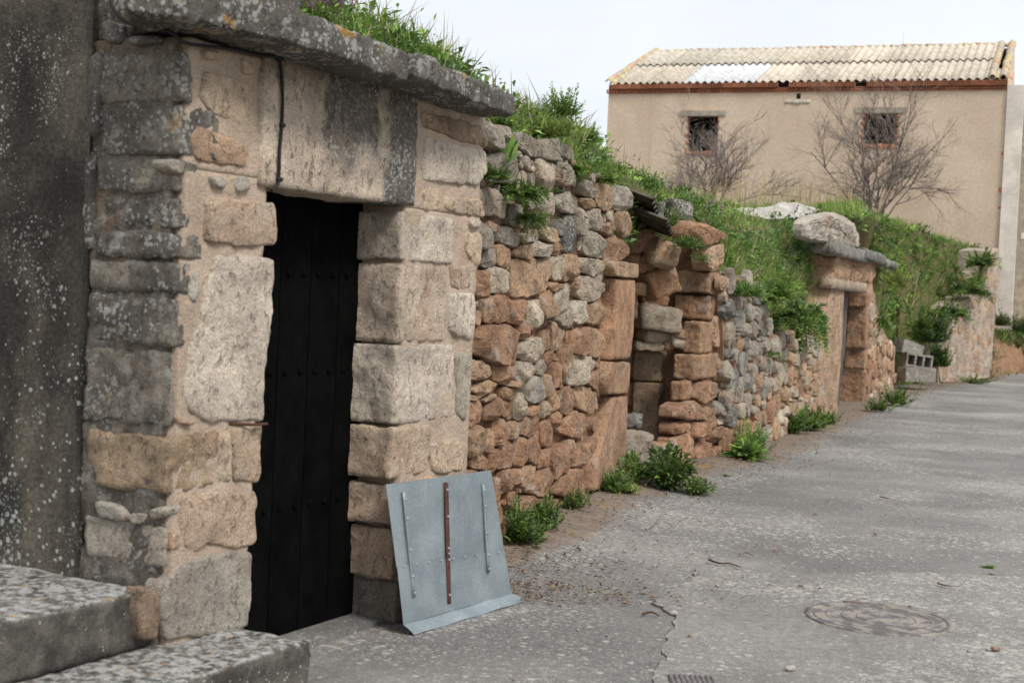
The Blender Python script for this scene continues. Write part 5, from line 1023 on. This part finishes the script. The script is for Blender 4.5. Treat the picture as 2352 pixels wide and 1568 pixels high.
def weed(c, r, h, n, lab, style='feather', shift=0., dark=1., hang=0., name='weed', group=None, flat=None):
    c = np.asarray(c, float); parts = []
    if style == 'feather':
        k = max(10, n//26); st_d = rdir(k, .75-hang, .75); st_d /= np.linalg.norm(st_d, axis=1, keepdims=True); L1 = rng.uniform(.5, 1.1, k); m = 26; f = np.tile(np.linspace(.12, 1, m), k)
        ds = np.repeat(st_d, m, 0); Ls = np.repeat(L1, m); off = rng.normal(0, .22, (k, 3))*np.array([r, r*.6, 0])
        P = c+np.repeat(off, m, 0)+ds*np.c_[Ls*f*r, Ls*f*r, Ls*f*h]; P[:, 2] -= (f**2)*hang*h*.7
        sd_ = np.where(np.arange(len(P)) % 2 == 0, 1, -1)[:, None]*np.cross(ds, UP)+ds*.6+rng.normal(0, .25, (len(P), 3))
        col = np.repeat(gcol(k, shift, dark), m, 0)*rng.uniform(.8, 1.2, (len(P), 1)); sz = max(r, h)*.16*(1.15-f*.6)
        parts.append(leafmesh(P, sd_, sz*rng.uniform(.7, 1.3, len(P)), sz*.45, rng.uniform(0, .7, len(P)), col))
        parts.append(leafmesh(c+off, st_d*np.array([r, r, h]), L1*np.linalg.norm(st_d*np.array([r, r, h]), axis=1), np.full(k, .006), np.full(k, .1), gcol(k, .02, .7)))
    elif style in ('broad', 'dock'):
        d = rdir(n, .5 if style == 'broad' else .9, .8); d /= np.linalg.norm(d, axis=1, keepdims=True); t = rng.random(n)**.7 if style == 'broad' else np.zeros(n)
        P = c+d*np.c_[t*r*.8, t*r*.7, t*h*.85]; P[:, 2] -= t**2*hang*h*.6; sz = max(r, h)*(.2 if style == 'broad' else 1.)*rng.uniform(.6, 1.2, n)
        if style == 'broad': dd_ = P-c+1e-4; parts.append(leafmesh(np.repeat(c[None], n, 0), dd_, np.linalg.norm(dd_, axis=1), np.full(n, .004), np.zeros(n), gcol(n, .02, .7)))
        parts.append(leafmesh(P, d+rng.normal(0, .3, (n, 3)), sz, sz*(.42 if style == 'broad' else .26), rng.uniform(.2, 1., n), gcol(n, shift, dark)))
    elif style == 'blade':
        P = c+rng.normal(0, .4, (n, 3))*np.array([r, r*.6, 0]); parts.append(leafmesh(P, rdir(n, 1-hang, .5), h*rng.uniform(.5, 1.1, n), np.full(n, .008)+h*.01, rng.uniform(.2, 1, n), gcol(n, shift, dark)))
    V, Fc, Cc = join(parts); o = mesh(name, V, Fc, M['leaf'], colattr=Cc, origin=c); tag(o, lab, 'weed', group); return o
def wpx(fr, x, y, rp, hp, n, lab, style='feather', w=.03, **kw):
    if fr is None:
        c = gr(x, y)-np.array([0, .12, 0])
        for _ in range(3): zz = float(road_h(c[0:1], c[1:2])[0]); c = gr(x, y, zz)-np.array([-.03, .12, 0])
        Y = c[1]
    elif isinstance(fr, (int, float)): Y = fr; c = at(x, y, Y)
    else: u, v = fr.uv(x, y, w); c = fr.loc(u, w, v); Y = c[1]
    return weed(c, rp/FP*Y, hp/FP*Y, n, lab, style, **kw)
bw = 'weeds growing along the wall foot'
wpx(None, 1172, 1236, 83, 104, 2340, 'feathery weed at the rubble wall foot behind the metal panel', group=bw, dark=.75); wpx(None, 1225, 1205, 74, 97, 1980, 'bushy dark weed touching the rubble wall foot near the panel', group=bw, dark=.7)
wpx(None, 1300, 1160, 56, 58, 1260, 'low grey-green weed under the middle of the rubble wall', group=bw, dark=.8, shift=.01); wpx(None, 1398, 1124, 54, 71, 1440, 'feathery weed at the foot of the smooth jamb stone', group=bw, dark=.8)
wpx(None, 1440, 1105, 54, 91, 234, 'leafy green weed in the ruined doorway beside the jamb', 'broad', group=bw, dark=.75); wpx(None, 1520, 1118, 83, 117, 756, 'large dark thistle-like weed sprawling before the fallen grey stones', 'broad', group=bw, dark=.55, shift=-.005); wpx(None, 1585, 1130, 64, 44, 468, 'flat trailing end of the dark weed on the street', 'broad', group=bw, dark=.6)
wpx(None, 1430, 1126, 47, 26, 270, 'pale low weed at the jamb corner', 'broad', group=bw, dark=1.2, shift=.05); wpx(None, 1715, 1042, 60, 84, 1620, 'green weed where the grey rubble wall begins', group=bw); wpx(None, 1700, 1050, 40, 65, 108, 'broad-leaved weed by the red stones at the ruin corner', 'dock', group=bw)
wpx(None, 1800, 992, 74, 71, 2160, 'wide feathery weed before the low grey wall', group=bw, dark=.85); wpx(None, 1850, 985, 74, 65, 1800, 'dark spreading weed left of the far entrance', group=bw, dark=.75); wpx(None, 1895, 972, 37, 39, 900, 'small weed at the far entrance door', group=bw, dark=.8); wpx(None, 2010, 944, 48, 39, 900, 'small weed right of the far entrance', group=bw, dark=.75); wpx(None, 2050, 930, 54, 58, 1260, 'weed at the end of the far entrance wall', group=bw, dark=.7)
wpx(None, 2235, 880, 54, 20, 540, 'strip of low weed under the retaining wall', group=bw, dark=.7)
hw = 'weeds hanging on the walls'
wpx(AF, 1190, 450, 83, 78, 2850, 'trailing weed among the top stones of the rubble wall', w=.06, hang=.6, group=hw, dark=.8); wpx(AF, 1135, 415, 54, 58, 1710, 'dark weed in the top corner beside the large entrance', w=.06, hang=.3, group=hw, dark=.7); wpx(AF, 1215, 500, 54, 65, 1520, 'weed trailing down between grey stones of the rubble wall', w=.08, hang=.9, group=hw, dark=.7); wpx(AF, 1168, 375, 45, 78, 9, 'single large dock plant growing from the rubble wall top', 'dock', w=.05, group=hw, dark=1.1)
wpx(AF, 1330, 400, 60, 71, 1900, 'trailing weed over the right top of the rubble wall', w=.04, hang=.6, group=hw); wpx(AF, 1390, 420, 48, 58, 1330, 'yellow-green weed on the rubble wall near the corrugated sheets', w=.04, hang=.5, group=hw, shift=.03); wpx(AF, 1250, 312, 74, 54, 1710, 'dense yellowish grass tuft above the rubble wall', 'blade', w=-.1, group=hw, shift=.04); wpx(AF, 1150, 300, 67, 52, 1330, 'leafy weed under the overhanging slab end', w=-.05, group=hw, dark=.85)
wpx(9.6, 1290, 270, 55, 75, 1500, 'tall purple-flowered weed against the sky on the wall top', group=hw); wpx(10.4, 1350, 330, 40, 60, 900, 'feathery weed spilling over the highest rubble stones', group=hw, hang=.3)
wpx(12.5, 1475, 435, 70, 55, 1500, 'bright green weed mass above the corrugated sheets', group=hw, dark=1.1); wpx(12.9, 1560, 470, 45, 35, 800, 'grey-green weed behind the orange lichen stone', group=hw, dark=.95)
wpx(DF, 1545, 520, 45, 60, 120, 'broad-leaved weed beside the end of the corrugated sheet', 'broad', w=.05, group=hw, dark=.75); wpx(DF, 1580, 570, 60, 50, 330, 'blue-green weed hanging over the ruined doorway pier', 'broad', w=.12, hang=.5, group=hw, dark=.6, shift=-.01); wpx(DF, 1610, 600, 36, 36, 160, 'small blue-green rosette on the pier top stones', 'broad', w=.12, hang=.5, group=hw, dark=.65, shift=-.01)
wpx(BF, 1700, 680, 55, 60, 1100, 'grass hanging over the start of the low grey wall', 'blade', w=.05, hang=.7, group=hw); wpx(BF, 1775, 690, 75, 85, 2600, 'thick green weed spilling over the low grey wall', w=.1, hang=.4, group=hw, dark=.9); wpx(BF, 1822, 735, 85, 90, 3200, 'dark leafy mass hanging beside the far entrance', w=.12, hang=.6, group=hw, dark=.7); wpx(BF, 1868, 725, 48, 100, 2200, 'feathery weed trailing down the far entrance pier', w=.15, hang=1., group=hw, dark=.95); wpx(BF, 1780, 810, 20, 40, 300, 'thin weed strand growing down the grey wall', w=.08, hang=.9, group=hw); wpx(BF, 1720, 580, 70, 50, 1300, 'tall green weed on the slope above the grey wall', w=-.6, group=hw); wpx(BF, 1840, 630, 80, 60, 1600, 'bushy weed on the slope left of the grey boulder', w=-.7, group=hw)
wpx(21., 2030, 740, 28, 55, 800, 'weed trailing down right of the far entrance', hang=.9, group=hw, dark=.85); wpx(27.5, 2132, 790, 60, 95, 2600, 'dark bushy weed above the concrete blocks', group=hw, dark=.6); wpx(28.5, 2158, 845, 36, 75, 1500, 'round dark weed beside the concrete blocks', group=hw, dark=.6); wpx(EF, 2175, 725, 60, 70, 2000, 'weed spilling over the left of the retaining wall', w=.1, hang=.6, group=hw, dark=.75); wpx(EF, 2228, 672, 62, 66, 2000, 'leafy weed draped over the retaining wall top', w=.12, hang=.6, group=hw, dark=.7); wpx(EF, 2250, 612, 46, 64, 2000, 'weed tuft at the highest corner of the retaining wall', w=.1, hang=.4, group=hw, dark=.75); wpx(24., 2060, 660, 60, 60, 900, 'greyish dry weed on the slope behind the far entrance', group=hw, shift=.05)
for (x, y, rp, hp, lb) in [(*zM(2140, 622), 16, 10, 'larger grass tuft growing in the open street'), (*zM(2150, 657), 12, 8, 'smaller grass tuft growing in the open street'), (*zM(2045, 888), 12, 6, 'tiny grass tuft at the manhole rim'), (*zM(990, 220), 12, 6, 'tiny green sprig on the dirt before the ruin')]: wpx(None, x, y, rp, hp, 160, lb, 'blade', group='grass tufts in the street', dark=.8)
for (x, y, rp, hp, Y, lb) in [(2300, 750, 45, 40, 37, 'dark green bush on the bank below the white pier'), (2350, 770, 45, 55, 37.6, 'dark bush on the bank at the street end'), (2330, 800, 30, 30, 37, 'low bush halfway down the earth bank')]: wpx(float(Y), x, y, rp, hp, 1500, lb, group='bushes on the end bank', dark=.5, name='bush')
def bank_grass():
    n = 9000; k_ = rng.integers(0, len(BK), n); B = BK[k_]+rng.normal(0, .12, (n, 3))*np.array([1, 1, .1]); kp = (nz(B, .8, 2, 4.) > -.12) | (BK[k_][:, 2] > .9); B = B[kp]; n = len(B)
    V, Fc, Cc = leafmesh(B, rdir(n, 1, .6), rng.uniform(.08, .3, n), rng.uniform(.015, .03, n), rng.uniform(.1, 1, n), gcol(n, .01, .6)); tag(mesh('bank_grass', V, Fc, M['leaf'], colattr=Cc, origin=(0, 0, 0)), 'rough grass on the earth bank at the street end', 'grass', kind='stuff')
bank_grass()
# leaf litter along the wall foot
def litter():
    n = 5200; u = rng.random(n)*(len(FOOT2)-5)+2; i = np.minimum(u.astype(int), len(FOOT2)-2); f = (u-i)[:, None]; P = FOOT2[i]*(1-f)+FOOT2[i+1]*f; d = FOOT2[i+1]-FOOT2[i]; d = d/np.maximum(np.linalg.norm(d, axis=1, keepdims=True), 1e-6); off = np.abs(rng.normal(0, .45, n))+.05
    P = P+np.c_[d[:, 1], -d[:, 0]]*off[:, None]; z = road_h(P[:, 0], P[:, 1])+.014; B = np.c_[P, z]; D = rng.normal(0, 1, (n, 3)); D[:, 2] = np.abs(D[:, 2])*.15
    c = np.array([[.14, .09, .055], [.22, .15, .09], [.09, .065, .05], [.3, .22, .12]])[rng.integers(0, 4, n)]*rng.uniform(.7, 1.2, (n, 1)); L1 = rng.uniform(.01, .035, n)
    parts = [leafmesh(B, D, L1, L1*rng.uniform(.2, .6, n), np.zeros(n), c)]
    n = 1500; X = rng.uniform(-.8, 9, n); Y = rng.uniform(4.3, 20, n); k_ = X > np.interp(Y, FOOT2[1:, 1], FOOT2[1:, 0])+.1; X, Y = X[k_], Y[k_]; n = len(X); L1 = rng.uniform(.006, .02, n); c = np.array([[.10, .075, .06], [.5, .47, .42], [.3, .2, .12]])[rng.choice(3, n, p=[.5, .3, .2])]; D = rng.normal(0, 1, (n, 3)); D[:, 2] = .15
    parts.append(leafmesh(np.c_[X, Y, np.full(n, .016)], D, L1, L1*.6, np.zeros(n), c)); V, Fc, Cc = join(parts); tag(mesh('leaf_litter', V, Fc, M['leaf'], colattr=Cc, origin=(0, 0, 0)), 'dry leaf crumbs and grit along the wall foot', 'litter', kind='stuff')
litter()
# bare shrubs
def shrub(px, py, Y, hpx, wpx_, seed, lab, stems=11):
    rs = random.Random(seed); base = at(px, py, Y); hgt = hpx/FP*Y; wid = wpx_/FP*Y/2; big = []; small = []
    def grow(p, d, L1, r, depth):
        n = 4; pts = [np.array(p)]
        for i in range(n): d = d+np.array([rs.gauss(0, .13), rs.gauss(0, .13), rs.gauss(0, .08)+.03]); d = d/np.linalg.norm(d); pts.append(pts[-1]+d*L1/n)
        (big if depth == 0 else small).append(tube(pts, np.linspace(r, r*.6, n+1), 5 if depth == 0 else 3))
        if depth < 4:
            for _ in range([5, 4, 4, 3][depth]):
                t = rs.uniform(.25, 1.); q = pts[min(n, int(t*n)+(0 if t < 1 else 0))]; nd = d+np.array([rs.gauss(0, .55), rs.gauss(0, .55), rs.gauss(.0, .35)]); nd = nd/np.linalg.norm(nd); grow(q, nd, L1*rs.uniform(.42, .72), r*.58, depth+1)
    for s in range(stems):
        a = rs.uniform(0, 6.28); tl = rs.uniform(.0, 1.) ; d = np.array([math.cos(a)*tl*wid*1.0, math.sin(a)*tl*wid*.7, hgt*rs.uniform(.35, .9)*(1.1-.55*tl)]); L1 = np.linalg.norm(d)*.85; grow(base+np.array([rs.gauss(0, .15), rs.gauss(0, .15), -.1]), d/np.linalg.norm(d), L1, .022, 0)
    t = thing('bare_shrub', base, lab, 'shrub', 'leafless shrubs before the farm building'); mesh('trunk', *merge(big), M['bark'], t); mesh('twigs', *merge(small), M['bark'], t)
shrub(1625, 478, 36.0, 400, 330, 2, 'leafless shrub in front of the narrow shuttered window', 11)
shrub(2010, 500, 35.0, 360, 470, 5, 'wide leafless shrub in front of the square open window', 14)
